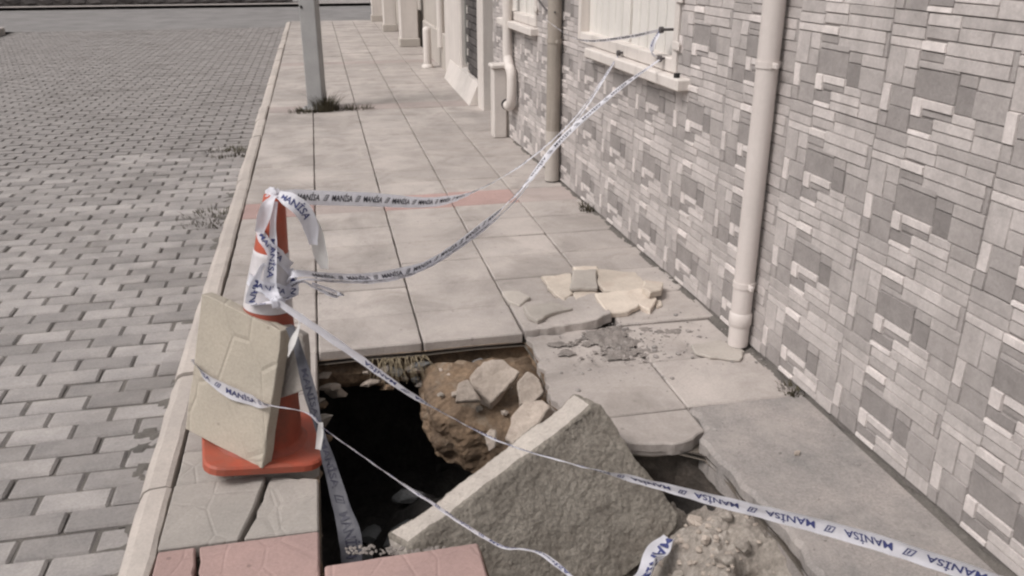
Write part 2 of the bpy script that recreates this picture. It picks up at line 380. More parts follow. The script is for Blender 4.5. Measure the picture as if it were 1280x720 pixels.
tag(mesh_obj('slab_field', V, F, M['slab'], pave), kind='stuff')
# strip between kerb and hole
y = ROW0
for k in range(2):
    place_slab(COLS[0], COLS[1], y - .30, y, 'slab', rnd.uniform(-.003, .002), .004, .006, 0, k); y -= .30
place_slab(COLS[0], COLS[1], 2.19, y, 'slab_grey', -.002, .004, .01, 0, 3)
def broken(name, outline, z1, m, seed, rx=0, ry=0, dz=0, th=.045, keep=(), amp=.006, step=.03, parent=pave, piv=None):
    ol = ragged(outline, step, amp, seed, keep); cx = sum(p[0] for p in ol) / len(ol); cy = sum(p[1] for p in ol) / len(ol)
    if piv: cx, cy = piv
    o = bm_obj(name, prism_bm([(p[0] - cx, p[1] - cy) for p in ol], z1 - th, z1, .004, .002, seed), m, parent)
    o.location = (cx, cy, dz); o.rotation_euler = (rx, ry, 0); return o
# the grey slab split in two by a wide crack, the pink ones before it
broken('slab', [(-.494, 1.905), (-.300, 1.905), (-.285, 1.96), (-.262, 2.07), (-.245, 2.185), (-.494, 2.185)], 0, M['slab_grey'], 21, keep=(0, 4, 5), amp=.004, dz=.002)
broken('slab', [(-.288, 1.905), (-.098, 1.905), (-.098, 2.150), (-.232, 2.180), (-.248, 2.07), (-.272, 1.96)], 0, M['slab_grey'], 22, ry=.03, rx=-.02, keep=(0, 1), amp=.004, dz=-.004)
broken('slab', [(-.494, 1.55), (-.360, 1.55), (-.375, 1.70), (-.398, 1.80), (-.405, 1.898), (-.494, 1.898)], 0, M['slab_pink'], 23, keep=(0, 4, 5), amp=.003)
broken('slab', [(-.350, 1.55), (-.098, 1.55), (-.098, 1.898), (-.393, 1.898), (-.386, 1.80), (-.362, 1.70)], 0, M['slab_pink'], 24, keep=(0, 1, 2), amp=.003, dz=-.002)
place_slab(COLS[0], COLS[1], 1.25, 1.55, 'slab_grey', 0, 0, 0, 0, 2)
place_slab(COLS[1] + .006, COLS[2] + .0, 1.466, 1.758, 'slab_pink', .004, .012, -.006, .012, 1)
place_slab(COLS[1], COLS[2], 1.166, 1.466, 'slab', 0, 0, 0, 0, 3)
for c in range(5): place_slab(COLS[c], COLS[c + 1], .866, 1.16 if c in (1, 2, 3, 4) else 1.25, 'slab', 0, 0, 0, 0, c)
# right of the hole
lift = broken('slab', [(.700, 2.972), (.86, 2.966), (1.0, 2.985), (1.075, 3.03), (1.086, 3.262), (.700, 3.262)], 0, M['slab'], 31, keep=(3, 4, 5), amp=.008, rx=-.030, ry=-.05, dz=.003, piv=(.70, 3.262))
broken('slab', [(.705, 2.962), (.700, 2.64), (1.086, 2.635), (1.086, 2.962)], -.012, M['slab'], 32, keep=(1, 2), amp=.012, rx=.012)
broken('slab', [(.690, 2.632), (.668, 2.45), (.70, 2.33), (.735, 2.295), (1.086, 2.295), (1.086, 2.63)], -.004, M['slab'], 33, keep=(3, 4, 5), amp=.010, ry=-.006)
broken('slab', [(.765, 2.287), (.775, 2.20), (.83, 2.135), (.90, 2.108), (1.0, 2.10), (1.086, 2.15), (1.086, 2.287)], -.002, M['slab'], 34, keep=(5, 6), amp=.008)
place_slab(1.09, 1.50, 2.635, 2.962, 'slab', -.006, 0, .008, 0, 6)
place_slab(1.09, 1.50, 2.295, 2.632, 'slab', -.002, 0, .004, 0, 7)
# poured concrete strip beside the wall, its raw edge hanging over the hole
ol = ragged([(1.505, .9), (1.505, 2.288), (1.092, 2.288), (1.090, 2.15), (1.045, 2.10), (1.060, 2.0), (1.062, 1.86), (1.085, 1.66), (1.078, 1.45), (1.08, 1.1), (1.08, .9)], .025, .011, 41, keep=(0, 1))
cp = bm_obj('concrete_strip', prism_bm(ol, -.11, .004, .012, .004, 5), M['concrete'], pave)
tag(cp, label='grey poured concrete strip along the wall')

# ------------------------------------------------------------------ the hole itself
def hole_mesh():
    n = len(HL); V, F, MI = [], [], []
    cx, cy = .35, 2.35
    lev = [(-.030, .004), (-.050, .05), (-.085, .05), (-.11, .012), (-.15, .02), (-.18, .04), (-.21, .10), (-.25, .18), (-.34, .26), (-.5, .30), (-.75, .30), (-1.0, .24), (-1.15, .1)]
    nrm = []
    for i in range(n):
        t = (HL[(i + 2) % n] - HL[(i - 2) % n]).normalized(); nrm.append(Vector((-t.y, t.x)))
    # outward: polygon runs clockwise seen from above
    for li, (z, off) in enumerate(lev):
        for i, p in enumerate(HL):
            wgt = 1.0 if (p.x < .5 and p.y > 1.8) else max(.12, 1 - (p.x - .5) * 2.2) if p.y > 2.2 else .12
            nz_ = noise.noise(Vector((p.x * 9, p.y * 9, z * 14))) * .03 + noise.noise(Vector((p.x * 30, p.y * 30, z * 40))) * .012
            if li == 0: nz_ = -.002
            elif p.x > .78: off = .035 / .12; nz_ *= .5
            else: nz_ += .012
            q = p + nrm[i] * (off * wgt + nz_ * (1 if li else 1))
            V.append((q.x, q.y, z + (noise.noise(Vector((p.x * 12, p.y * 12, 3))) * .015 if li > 0 else 0)))
    for li in range(len(lev) - 1):
        for i in range(n):
            a, b_ = li * n + i, li * n + (i + 1) % n
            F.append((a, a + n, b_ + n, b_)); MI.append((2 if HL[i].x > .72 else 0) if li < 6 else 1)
    base = (len(lev) - 1) * n
    tri_ = tessellate_polygon([[Vector(V[base + i]) for i in range(n)]])
    for t in tri_: F.append(tuple(base + k for k in t)); MI.append(1)
    return V, F, MI
V, F, MI = hole_mesh()
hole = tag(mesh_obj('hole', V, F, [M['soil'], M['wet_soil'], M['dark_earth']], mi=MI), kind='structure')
# floor of mud and fallen earth
def field(x0, x1, y0, y1, st, fn):
    nx, ny = int((x1 - x0) / st), int((y1 - y0) / st); V, F = [], []
    for j in range(ny + 1):
        for i in range(nx + 1):
            x, y = x0 + (x1 - x0) * i / nx, y0 + (y1 - y0) * j / ny; V.append((x, y, fn(x, y)))
    for j in range(ny):
        for i in range(nx): a = j * (nx + 1) + i; F.append((a, a + 1, a + nx + 2, a + nx + 1))
    return V, F
def fbm(x, y, s, o=4, seed=0):
    return noise.fractal(Vector((x * s, y * s, seed)), 1.0, 2.0, o)
def floor_z(x, y):
    z = -.80 + .30 * math.exp(-((x - .28) ** 2 / .05 + (y - 2.62) ** 2 / .08)) + .06 * fbm(x, y, 6)
    return z
V, F = field(-.4, 1.0, 1.3, 3.25, .03, floor_z)
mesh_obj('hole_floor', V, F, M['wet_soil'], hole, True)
def mound_z(x, y):
    t = min(1, max(0, (x - .60) / .34)); t = t * t * (3 - 2 * t)
    z = -.52 + .465 * t - .03 * max(0, (1.75 - y)) + .030 * fbm(x, y, 9, 4, 4) + .011 * fbm(x, y, 34, 3, 9)
    z -= .42 * math.exp(-((x - .955) ** 2 / .016 + (y - 2.03) ** 2 / .016))       # washed-out pocket
    z -= .13 * math.exp(-((x - 1.01) ** 2 / .005 + (y - 1.60) ** 2 / .006))
    return z
V, F = field(.52, 1.12, 1.05, 2.16, .012, mound_z)
mesh_obj('rubble_bank', V, F, M['rubble'], hole, False)
# standing block of packed earth at the back corner
def ledge():
    bm = bmesh.new()
    ol = [(.275, 2.98), (.27, 2.80), (.285, 2.68), (.40, 2.60), (.52, 2.50), (.68, 2.44), (.74, 2.5), (.74, 2.98)]
    pts = resample(ol, .012); n = len(pts); lev = [(-.34 + .012 * q, .008 - .004 * q if q < 3 else 0.0) for q in range(16)] + [(-.145, .008), (-.130, .022), (-.118, .045), (-.108, .08), (-.10, .12)]; rings = []
    for li, (z, ins) in enumerate(lev):
        ring = []
        for p in pts:
            c = Vector((.52, 2.78)); d = (c - p).normalized()
            nn = noise.fractal(Vector((p.x * 12, p.y * 12, z * 14)), 1, 2, 5) * .026 + (.012 if p.x < .30 else 0)
            q = p + d * (ins + nn); ring.append(bm.verts.new((q.x, q.y, z + noise.noise(Vector((p.x * 16, p.y * 16, 7))) * .018 + (p.y - 2.7) * .12)))
        rings.append(ring)
    for a, b_ in zip(rings, rings[1:]):
        for k in range(n): bm.faces.new((a[k], a[(k + 1) % n], b_[(k + 1) % n], b_[k]))
    f = bm.faces.new(rings[-1]); f2 = bm.faces.new(rings[0][::-1])
    bmesh.ops.triangulate(bm, faces=[f, f2]); bmesh.ops.recalc_face_normals(bm, faces=bm.faces[:])
    return bm
bm_obj('earth_ledge', ledge(), M['soil'], hole)
# stones and lumps sticking out of the cut earth
rnd = random.Random(63)
for k in range(26):
    left = k >= 20
    x_, y_ = (-.10, rnd.uniform(2.3, 2.95)) if left else (rnd.uniform(-.08, .30) if k < 15 else rnd.uniform(.3, .68), 2.965)
    z_ = rnd.uniform(-.175, -.085); sz = rnd.uniform(.014, .036)
    o = bm_obj('stone', rock_bm(sz * rnd.uniform(1, 1.8), sz, sz * rnd.uniform(.5, .9), 200 + k, 2, 8), M[rnd.choice(('stone', 'rubble', 'soil', 'stone_grey'))], hole)
    o.location = (x_, y_, z_); o.rotation_euler = (rnd.uniform(-.3, .3), rnd.uniform(-.3, .3), rnd.uniform(-.4, .4))
for k in range(14):
    x_, y_ = rnd.uniform(.33, .66), rnd.uniform(2.58, 2.9); sz = rnd.uniform(.008, .018)
    o = bm_obj('stone', rock_bm(sz * 1.3, sz, sz * .7, 240 + k, 2, 8), M[rnd.choice(('stone', 'soil', 'rubble'))], hole); o.location = (x_, y_, -.10 + (y_ - 2.7) * .12); o.rotation_euler = (0, 0, rnd.random() * 3)

# ------------------------------------------------------------------ stone-patterned tile house on the right
WX, TW, TH, TY0, TZ0 = 1.513, .455, .310, 4.405, .012
PAT = [(0, 0, .30, .12, .46), (0, .12, .30, .22, .54), (.30, 0, .56, .10, .62), (.30, .10, .56, .20, .50), (.56, 0, 1, .09, .47), (.56, .09, .80, .20, .58), (.80, .09, 1, .20, .52),
       (0, .22, .28, .30, .66), (.28, .22, .48, .30, .84), (.28, .30, .48, .38, .36), (.48, .20, .96, .31, .62), (.48, .31, .96, .42, .54), (.96, .20, 1, .42, .40),
       (0, .30, .16, .62, .50), (.16, .30, .28, .46, .58), (.16, .46, .28, .62, .45), (.28, .38, .62, .44, .42), (.28, .44, .62, .68, .29), (.62, .42, .76, .52, .38), (.62, .52, .76, .74, .24), (.76, .42, 1, .53, .52), (.76, .53, 1, .74, .42),
       (0, .62, .08, .86, .74), (.08, .62, .28, .80, .40), (.08, .80, .28, 1, .34), (.28, .68, .37, .84, .78), (.37, .68, .62, .76, .72), (.37, .76, .62, .82, .36), (.28, .84, .48, .95, .28),
       (.48, .82, .80, .91, .66), (.48, .91, .80, 1, .56), (.62, .74, .80, .82, .58), (.28, .95, .48, 1, .80), (.80, .74, 1, .86, .44), (.80, .86, 1, 1, .55), (0, .86, .08, 1, .40)]
def tile_mesh(seed):
    rnd = random.Random(seed); V, F, Cc = [], [], []
    g = .0014
    V += [(-.0006, -g, g), (-.0006, -TW + g, g), (-.0006, -TW + g, TH - g), (-.0006, -g, TH - g)]; F.append((0, 3, 2, 1)); Cc.append(.30)
    for (u0, v0, u1, v1, s) in PAT:
        h = .002 + .006 * s + rnd.uniform(0, .003); e = .0008; tl = [rnd.uniform(-.0012, .0012) for _ in range(3)]
        y0, y1 = -u0 * TW - e, -u1 * TW + e; z1, z0 = TH - v0 * TH - e, TH - v1 * TH + e; n = len(V); c = .0016
        V += [(-.0005, y0, z0), (-.0005, y1, z0), (-.0005, y1, z1), (-.0005, y0, z1), (-h + tl[0], y0 - c, z0 + c), (-h + tl[1], y1 + c, z0 + c), (-h - tl[0] + tl[2], y1 + c, z1 - c), (-h - tl[1] + tl[2], y0 - c, z1 - c)]
        fs = [(4, 7, 6, 5), (0, 4, 5, 1), (1, 5, 6, 2), (2, 6, 7, 3), (3, 7, 4, 0)]
        sv = s * rnd.uniform(.93, 1.07)
        for f in fs: F.append(tuple(n + k for k in f)); Cc.append(sv)
    me = bpy.data.meshes.new('tile'); me.from_pydata(V, [], F); me.update(); me.materials.append(M['tile'])
    at_ = me.color_attributes.new('shade', 'FLOAT_COLOR', 'CORNER')
    for p in me.polygons:
        s = (.085 + .80 * Cc[p.index]) * .91
        for li in p.loop_indices: at_.data[li].color = (s * 1.0, s * .918, s * .88, 1)
    return me
tms = [tile_mesh(k) for k in range(6)]
house = thing('tiled_house', 'house front clad in grey and white stone-patterned tiles, right of the pavement', 'house', (WX, 3.5, 0))
HM = Matrix.Translation((1.518, 2.1, 0)) @ Matrix.Rotation(R(1.3), 4, 'Z') @ Matrix.Translation((-WX, -2.1, 0))   # the front runs in towards the kerb a little
house.location = HM.to_translation(); house.rotation_euler = (0, 0, R(1.3))
Y_END, Y_BEG, WTOP = TY0 + 6 * TW, TY0 - 9 * TW, 2.8
WIN = [(TY0 - 2 * TW, TY0 + TW), (TY0 + 3 * TW, TY0 + 5 * TW)]; WZ0, WZ1 = .897, TZ0 + 8 * TH
bm = bmesh.new(); segs = [(Y_BEG, WIN[0][0]), (WIN[0][1], WIN[1][0]), (WIN[1][1], Y_END)]
box_bm(WX, WX + .28, Y_BEG, Y_END, -.25, WZ0 - .06, 0, bm)
for a, b_ in segs: box_bm(WX, WX + .28, a, b_, WZ0 - .06, WZ1, 0, bm)
box_bm(WX, WX + .28, Y_BEG, Y_END, WZ1, WTOP, 0, bm)
wall = bm_obj('wall', bm, M['grout'], house)
rnd = random.Random(2)
for r_ in range(9):
    for c in range(-6, 9):
        y0 = TY0 - c * TW
        if any(a - .01 <= y0 - TW and y0 <= b_ + .01 and WZ0 - .05 <= TZ0 + r_ * TH < WZ1 - .02 for a, b_ in WIN): continue
        o = link(bpy.data.objects.new('tile', rnd.choice(tms)), wall)
        o.location = (WX - rnd.uniform(0, .0015), y0 + rnd.uniform(-.0008, .0008), TZ0 + r_ * TH + rnd.uniform(-.0008, .0008)); o.rotation_euler = (rnd.uniform(-.002, .002), 0, 0)
def window(a, b_, lab, sill_a, sill_b):
    fr = box('window', WX + .06, WX + .10, a + .002, b_ - .002, WZ0 + .002, WZ1 - .002, M['shutter'], house, .003); fr['label'] = lab
    st = (b_ - a) / 2
    for k in range(2):
        y0 = a + .045 + k * (st - .03); y1 = y0 + st - .06
        for q in range(6):
            w_ = (y1 - y0) / 6; box('board', WX + .036, WX + .058, y0 + q * w_ + .006, y0 + (q + 1) * w_ - .006, WZ0 + .05, WZ1 - .06, M['shutter'], fr, .005)
    for y0 in (a + .003, b_ - .046): box('frame', WX - .016, WX + .059, y0, y0 + .043, WZ0 + .004, WZ1 - .003, M['white_paint'], fr, .004)
    box('frame', WX - .014, WX + .059, a + .047, b_ - .047, WZ0 + .002, WZ0 + .060, M['white_paint'], fr, .004)
    for zz in (WZ0 + .10, WZ0 + .29):
        box('hinge', WX - .024, WX - .0165, a - .035, a + .03, zz, zz + .035, M['white_paint'], fr, .003)
    bm = box_bm(WX - .062, WX + .05, sill_a, sill_b, WZ0 - .052, WZ0 - .002, .006)
    sill = bm_obj('sill', bm, M['white_paint'], fr)
    return fr
w1 = window(*WIN[0], 'white boarded shutters above a white sill, barrier tape tied to them', WIN[0][0] - .13, WIN[0][1] - .27)
w2 = window(*WIN[1], 'white shutters above a short white sill behind the brown pipe', WIN[1][0] - .03, WIN[1][1] + .08)
bm = tube_bm([(WX - .04, WIN[0][0] - .075, WZ0 - .003), (WX - .04, WIN[0][0] - .075, WZ0 + .016)], .013, 10); bm_obj('bolt', bm, M['dark'], w1)
HN = HM.to_3x3() @ Vector((-1, 0, 0))
def wall_at(px_, py_, off): return HM.inverted() @ on_plane(px_, py_, HM @ Vector((WX - off, 3, 0)), HN)
KN = [wall_at(777, 66, .02), wall_at(829, 73, .02), wall_at(831, 37, .02)]
def KW(i, off=.03, dy=0.0, dz=0.0): return HM @ Vector((WX - off, KN[i].y + dy, KN[i].z + dz))
for k in KN:
    bm = tube_bm([(WX + .036, k.y, k.z), (WX - .03, k.y, k.z)], .006, 8)
    tube_bm([(WX - .028, k.y, k.z - .001), (WX - .043, k.y, k.z - .001)], .014, 10, bm); bm_obj('knob', bm, M['metal_dark'], w1)
def downpipe(name, lab, y, r, m, kink, joints, clips, foot_dx=0.0):
    xx = WX - .008 - r - .006
    p = bm_obj('downpipe', tube_bm([(xx, y, .012), (xx, y, .5), (xx, y, 1.2), (xx, y, WTOP)], r, 24, cap=True), m, house, True); p['label'] = lab
    for z in joints: bm_obj('collar', tube_bm([(xx, y, z), (xx, y, z + .01), (xx, y, z + .05), (xx, y, z + .056)], [r * 1.01, r * 1.13, r * 1.13, r * 1.01], 24), m, p, True)
    for z in clips:
        bm = tube_bm([(xx, y, z), (xx, y, z + .022)], r * 1.09, 24); box_bm(xx, WX + .01, y - .012, y + .012, z + .003, z + .019, 0, bm)
        box_bm(xx - .006, xx + .006, y - r * 1.09 - .022, y - r, z + .002, z + .02, .002, bm)
        bm_obj('clip', bm, M['pvc'] if m is not M['pipe_brown'] else m, p)
    return p
PY = wall_at(922, 418, .055).y
downpipe('downpipe', 'thick pale plastic downpipe in front of the stone-patterned tiles', PY, .037, M['pvc'], 0, (.09, 1.9), (.245, 1.03, 2.0))
PY2 = wall_at(690, 214, .057).y
p2 = downpipe('downpipe', 'brownish downpipe with pale foot between the two windows', PY2, .043, M['pipe_brown'], 0, (1.6,), (.86, 2.0))
bm_obj('painted_foot', tube_bm([(WX - .057, PY2, .012), (WX - .057, PY2, .16), (WX - .057, PY2, .33)], [.0455, .0445, .0435], 24), M['beige'], p2, True)

# low white pillar with outlet pipe at the far end of the tiled front
pil = thing('gate_pillar', 'low white pillar with sloping coping where the tiled front ends', 'pillar', (1.36, 6.62, 0))
box('shaft', -.075, .03, -.06, .06, 0, .53, M['white_paint'], pil, .008); box('coping', -.09, .036, -.075, .075, .532, .565, M['white_paint'], pil, .008)
box('side_wall', .034, .15, -.04, .05, 0, .50, M['beige'], pil, .006)
ov = thing('outlet_pipe', 'white bent outlet pipe on the wall beside the low pillar', 'pipe', (0, 0, 0))
c0 = Vector((1.365, 6.40, .57)); pts = [c0 + Vector((0, .02, .60)), c0 + Vector((0, .02, .12)), c0 + Vector((0, .0, .05)), c0 + Vector((0, -.05, .0)), c0 + Vector((0, -.10, -.02)), c0 + Vector((0, -.12, -.08)), c0 + Vector((0, -.12, -.20)), c0 + Vector((0, -.09, -.27)), c0 + Vector((0, -.02, -.29)), c0 + Vector((0, .03, -.29))]
bm_obj('pipe', tube_bm(catmull(pts, 5), .036, 16), M['white_paint'], ov, True)
bm_obj('mouth', tube_bm([c0 + Vector((-.0, .02, -.29)), c0 + Vector((0, .06, -.29))], .041, 16), M['dark'], ov, True)

# ------------------------------------------------------------------ houses farther along
wh = thing('white_house', 'white rendered house with recessed entrance and dark brick, past the low pillar', 'house')
box('back_wall', 2.5, 2.7, Y_END, 8.0, -.2, 3, M['beige'], wh)
box('side_wall', 1.80, 2.5, Y_END - .02, Y_END + .1, -.2, 3, M['brick_dark'], wh)
rnd = random.Random(5)
bmsh = bpy.data.meshes.new('brick'); b = box_bm(-.02, .02, -.108, .108, -.03, .03, .004); b.to_mesh(bmsh); b.free(); bmsh.materials.append(M['brick_dark'])
def brickwork(parent, x, y0, y1, z0, z1):
    z = z0 + .034; k = 0
    while z < z1:
        y = y0 + (.11 if k % 2 else .0) + .11
        while y < y1 - .05:
            o = link(bpy.data.objects.new('brick', bmsh), parent); o.location = (x + rnd.uniform(-.004, .004), y, z); y += .225
        z += .068; k += 1
pier = box('pier', 1.58, 1.80, 7.25, 7.75, -.2, 3, M['brick_dark'], wh); brickwork(pier, 1.575, 7.25, 7.75, .0, 1.4)
box('step', 1.50, 2.5, 7.15, 7.74, -.1, .10, M['concrete'], wh, .01)
box('jamb', 1.42, 1.60, 7.76, 8.02, -.05, 3, M['white_paint'], wh, .01)
bm_obj('black_pipe', tube_bm([(1.45, 6.98, .56), (1.45, 6.98, 3)], .045, 14), M['dark'], wh, True)
pier2 = box('pier', 1.475, 1.80, 8.03, 8.78, .1, 3, M['brick_dark'], wh); brickwork(pier2, 1.47, 8.03, 8.78, .24, 1.4)
gl = box('glass_panel', 1.50, 1.52, 8.82, 9.18, .25, 2.4, M['glass'], wh, .002); box('frame', 1.46, 1.53, 8.785, 8.82, .2, 2.5, M['white_paint'], gl); box('frame', 1.46, 1.53, 9.18, 9.215, .2, 2.5, M['white_paint'], gl)
V = [(1.34, 8.04, 0), (1.62, 8.04, 0), (1.62, 9.9, 0), (1.37, 9.9, 0), (1.43, 8.04, .20), (1.62, 8.04, .22), (1.62, 9.9, .22), (1.44, 9.9, .20)]
mesh_obj('plinth', V, [(3, 2, 1, 0), (4, 5, 6, 7), (0, 1, 5, 4), (1, 2, 6, 5), (2, 3, 7, 6), (3, 0, 4, 7)], M['white_paint'], wh)
box('pilaster', 1.445, 1.62, 9.22, 10.3, .03, 3, M['white_paint'], wh, .012)
box('facade', 1.52, 1.8, 10.31, 12.7, -.1, 3, M['beige'], wh, .01)
box('plinth', 1.47, 1.519, 10.31, 12.7, -.05, .42, M['beige'], wh, .01)
bm_obj('drain_pipe', tube_bm([(1.46, 10.75, .25), (1.46, 10.75, 3)], .045, 14), M['white_paint'], wh, True)
bl = thing('bollard', 'slim white post standing before the beige house front', 'post', (1.30, 10.85, 0))
bm_obj('shaft', tube_bm([(0, 0, 0), (0, 0, .44), (0, 0, .47), (0, 0, .485)], [.05, .05, .045, .02], 16), M['white_paint'], bl, True)
bm_obj('foot', tube_bm([(0, 0, 0), (0, 0, .03), (0, 0, .04)], [.075, .072, .052], 16), M['white_paint'], bl, True)
fh = thing('pillared_house', 'far beige house front with square white pillars at the pavement', 'house')
box('facade', 1.55, 1.9, 12.72, 19.0, -.1, 3, M['beige'], fh, .01)
for y0, x0, w_ in ((13.2, 1.20, .26), (15.7, 1.14, .22), (17.9, 1.08, .22)):
    p = box('pillar', x0, x0 + w_, y0, y0 + w_, 0, 3, M['white_paint'], fh, .012); box('base', x0 - .02, x0 + w_ + .02, y0 - .02, y0 + w_ + .02, 0, .12, M['beige'], p, .008)
box('low_wall', 1.45, 1.54, 13.5, 15.6, -.05, .5, M['beige'], fh, .008)
# far side of the cross street: low dark stone wall put in for a strip of shadow
fw = thing('shadow_wall', 'low dark wall put in for the shadow across the far street, at the top edge', 'wall', (-6, 25.2, -.05))
box('core', -8, 5.4, .04, .36, 0, .78, M['brick_dark'], fw); box('coping', -8.05, 5.45, 0, .40, .782, .86, M['dark'], fw, .01)
rnd = random.Random(77); me = bpy.data.meshes.new('stone'); b = rock_bm(.21, .09, .115, 5, 2, 8, .05); b.to_mesh(me); b.free(); me.materials.append(M['brick_dark'])
for r_ in range(4):
    for k in range(34):
        o = link(bpy.data.objects.new('stone', me), fw); o.location = (-7.8 + k * .39 + (r_ % 2) * .19, .05, .1 + r_ * .195); o.rotation_euler = (0, rnd.choice((0, 3.14)), 0)

# ------------------------------------------------------------------ street pole with weeds
pole = thing('street_pole', 'grey steel street pole rising from the pavement beside the kerb', 'pole', (-.055, 8.22, 0))
pole.rotation_euler = (0, 0, R(-21))
bm_obj('shaft', box_bm(-.075, .075, -.06, .06, 0, 4.5, .012, seg=2), M['steel'], pole)
box('base_plate', -.12, .12, -.11, .11, 0, .014, M['steel'], pole, .003)
for sx in (-.08, .08): bm_obj('bolt', tube_bm([(sx, -.085, .014), (sx, -.085, .035)], .012, 6), M['steel'], pole)
bm_obj('screw', tube_bm([(-.05, -.0605, .90), (-.05, -.068, .90)], .012, 8), M['dark'], pole)
def tuft(name, label, loc, n, h, spread, m, seed, lean=.5, cat='weeds', group=None, flat=0.0):
    rnd = random.Random(seed); V, F = [], []
    for k in range(n):
        a = rnd.uniform(0, 6.28); r = spread * math.sqrt(rnd.random()); b0 = Vector((r * math.cos(a), r * math.sin(a) * (1 - flat), 0))
        d = Vector((math.cos(a), math.sin(a), 0)) * rnd.uniform(.1, lean); hh = h * rnd.uniform(.35, 1.0); w_ = rnd.uniform(.0022, .005) * (1 + h)
        s = Vector((-math.sin(a), math.cos(a), 0)) * w_; prev = None
        for q in range(4):
            t = q / 3; c = b0 + Vector((0, 0, hh * (t - .25 * t * t))) + d * hh * t * t * 1.3; ww = s * (1 - t * .92); i = len(V); V += [c - ww, c + ww]
            if prev is not None: F.append((prev, prev + 1, i + 1, i))
            prev = i
    o = mesh_obj(name, V, F, m); o.location = loc
    return tag(o, label, cat, group)
tuft('weed_clump', 'dark grassy weeds crowding the foot of the steel pole', (.02, 8.10, 0), 300, .21, .12, M['weed'], 3, .7)
tuft('weed_clump', 'low dark weeds spreading left of the pole foot along a joint', (-.16, 8.02, 0), 160, .07, .16, M['weed'], 4, .9, flat=.6)
tuft('weed_clump', 'low dark weeds spreading right of the pole foot along a joint', (.25, 8.08, 0), 160, .07, .22, M['weed'], 14, .9, flat=.7)
q = at(740, 262, z=0); tuft('weed_clump', 'small dark weed at the foot of the tiles right of the brown pipe', HM @ Vector((WX - .03, q.y, 0)), 70, .07, .06, M['weed'], 5, .9)
q = at(985, 490, z=0); tuft('weed_clump', 'sparse dark weed in the wall joint right of the pale downpipe', HM @ Vector((WX - .03, q.y, 0)), 60, .04, .05, M['weed'], 6, .9)
q = at(322, 160, z=-.11); tuft('weed_clump', 'dark moss and weeds in the gutter beside the kerb', (-.72, 7.0, -.118), 260, .05, .24, M['weed'], 7, .9, flat=.2)['kind'] = 'stuff'
tuft('weed_clump', 'dark gutter weeds nearer the camera along the kerb', (-.70, 5.2, -.118), 220, .04, .22, M['weed'], 9, .9)['kind'] = 'stuff'
# dry roots hanging over the back edge of the hole
rnd = random.Random(12); bm = bmesh.new()
for k in range(42):
    p = Vector((rnd.uniform(.10, .31), 2.955 + rnd.uniform(-.01, .01), -.045)); pts = [p]; d = Vector((rnd.uniform(-.3, .3), rnd.uniform(-.9, -.2), rnd.uniform(.1, .7)))
    for q in range(5): d += Vector((rnd.uniform(-.35, .35), rnd.uniform(-.2, .1), -.45)); pts.append(pts[-1] + d.normalized() * rnd.uniform(.012, .028))
    tube_bm(pts, [.0016, .0015, .0013, .0011, .0008, .0005], 4, bm)
tag(bm_obj('dry_roots', bm, M['straw']), 'dry straw-coloured roots hanging over the back rim of the hole', 'roots')

# ------------------------------------------------------------------ big tipped slab in the hole
n_ = Vector((.15, -.85, .5)).normalized(); p0 = at(510, 680, z=-.05)
px = [(509, 682), (560, 645), (640, 584), (700, 540), (742, 505), (752, 506), (768, 528), (797, 575), (828, 612), (848, 640), (849, 656), (826, 684), (790, 714), (730, 770), (650, 800), (560, 770), (520, 712)]
fr = [on_plane(a, b_, p0, n_) for a, b_ in px]
ab = (fr[4] - fr[0]).normalized(); eo = n_.cross(ab); eo = eo if eo.z > 0 else -eo
rnd = random.Random(6); back = []
for i, p in enumerate(fr):
    q = p - n_ * (.078 + rnd.uniform(-.004, .004))
    if i <= 4 or i == 16: q += eo * (.040 + rnd.uniform(-.008, .008)) - ab * (.02 if i in (0, 16) else 0)
    back.append(q)
bm = bmesh.new(); vf = [bm.verts.new(p) for p in fr]; vb = [bm.verts.new(p) for p in back]; n = len(fr)
f1 = bm.faces.new(vf); f2 = bm.faces.new(vb[::-1]); f1.material_index = 0; f2.material_index = 1
for k in range(n):
    f = bm.faces.new((vf[k], vb[k], vb[(k + 1) % n], vf[(k + 1) % n])); f.material_index = 1
bmesh.ops.recalc_face_normals(bm, faces=bm.faces[:])
bm.normal_update()
bmesh.ops.bevel(bm, geom=[e for e in bm.edges if e.calc_face_angle(0) > .5], offset=.010, segments=3, affect='EDGES', profile=.5)
bmesh.ops.triangulate(bm, faces=bm.faces[:])
for lim in (.12, .06, .03, .016, .009):
    for _ in range(2):
        es = [e for e in bm.edges if e.calc_length() > lim]
        if es: bmesh.ops.subdivide_edges(bm, edges=es, cuts=1); bmesh.ops.triangulate(bm, faces=[f for f in bm.faces if len(f.verts) > 3])
bm.normal_update()
mv = []
for v in bm.verts:
    d = v.normal
    a = noise.fractal(v.co * 9, .8, 2.1, 6) * .0065 + noise.fractal(v.co * 48, .7, 2.3, 3) * .0022
    mv.append((v, v.co + d * a))
for v, c in mv: v.co = c
bs = bm_obj('concrete_slab', bm, [M['underside'], M['slab_edge']], None, False)
tag(bs, 'big broken concrete slab tipped up in the hole, earthy underside showing', 'slab')

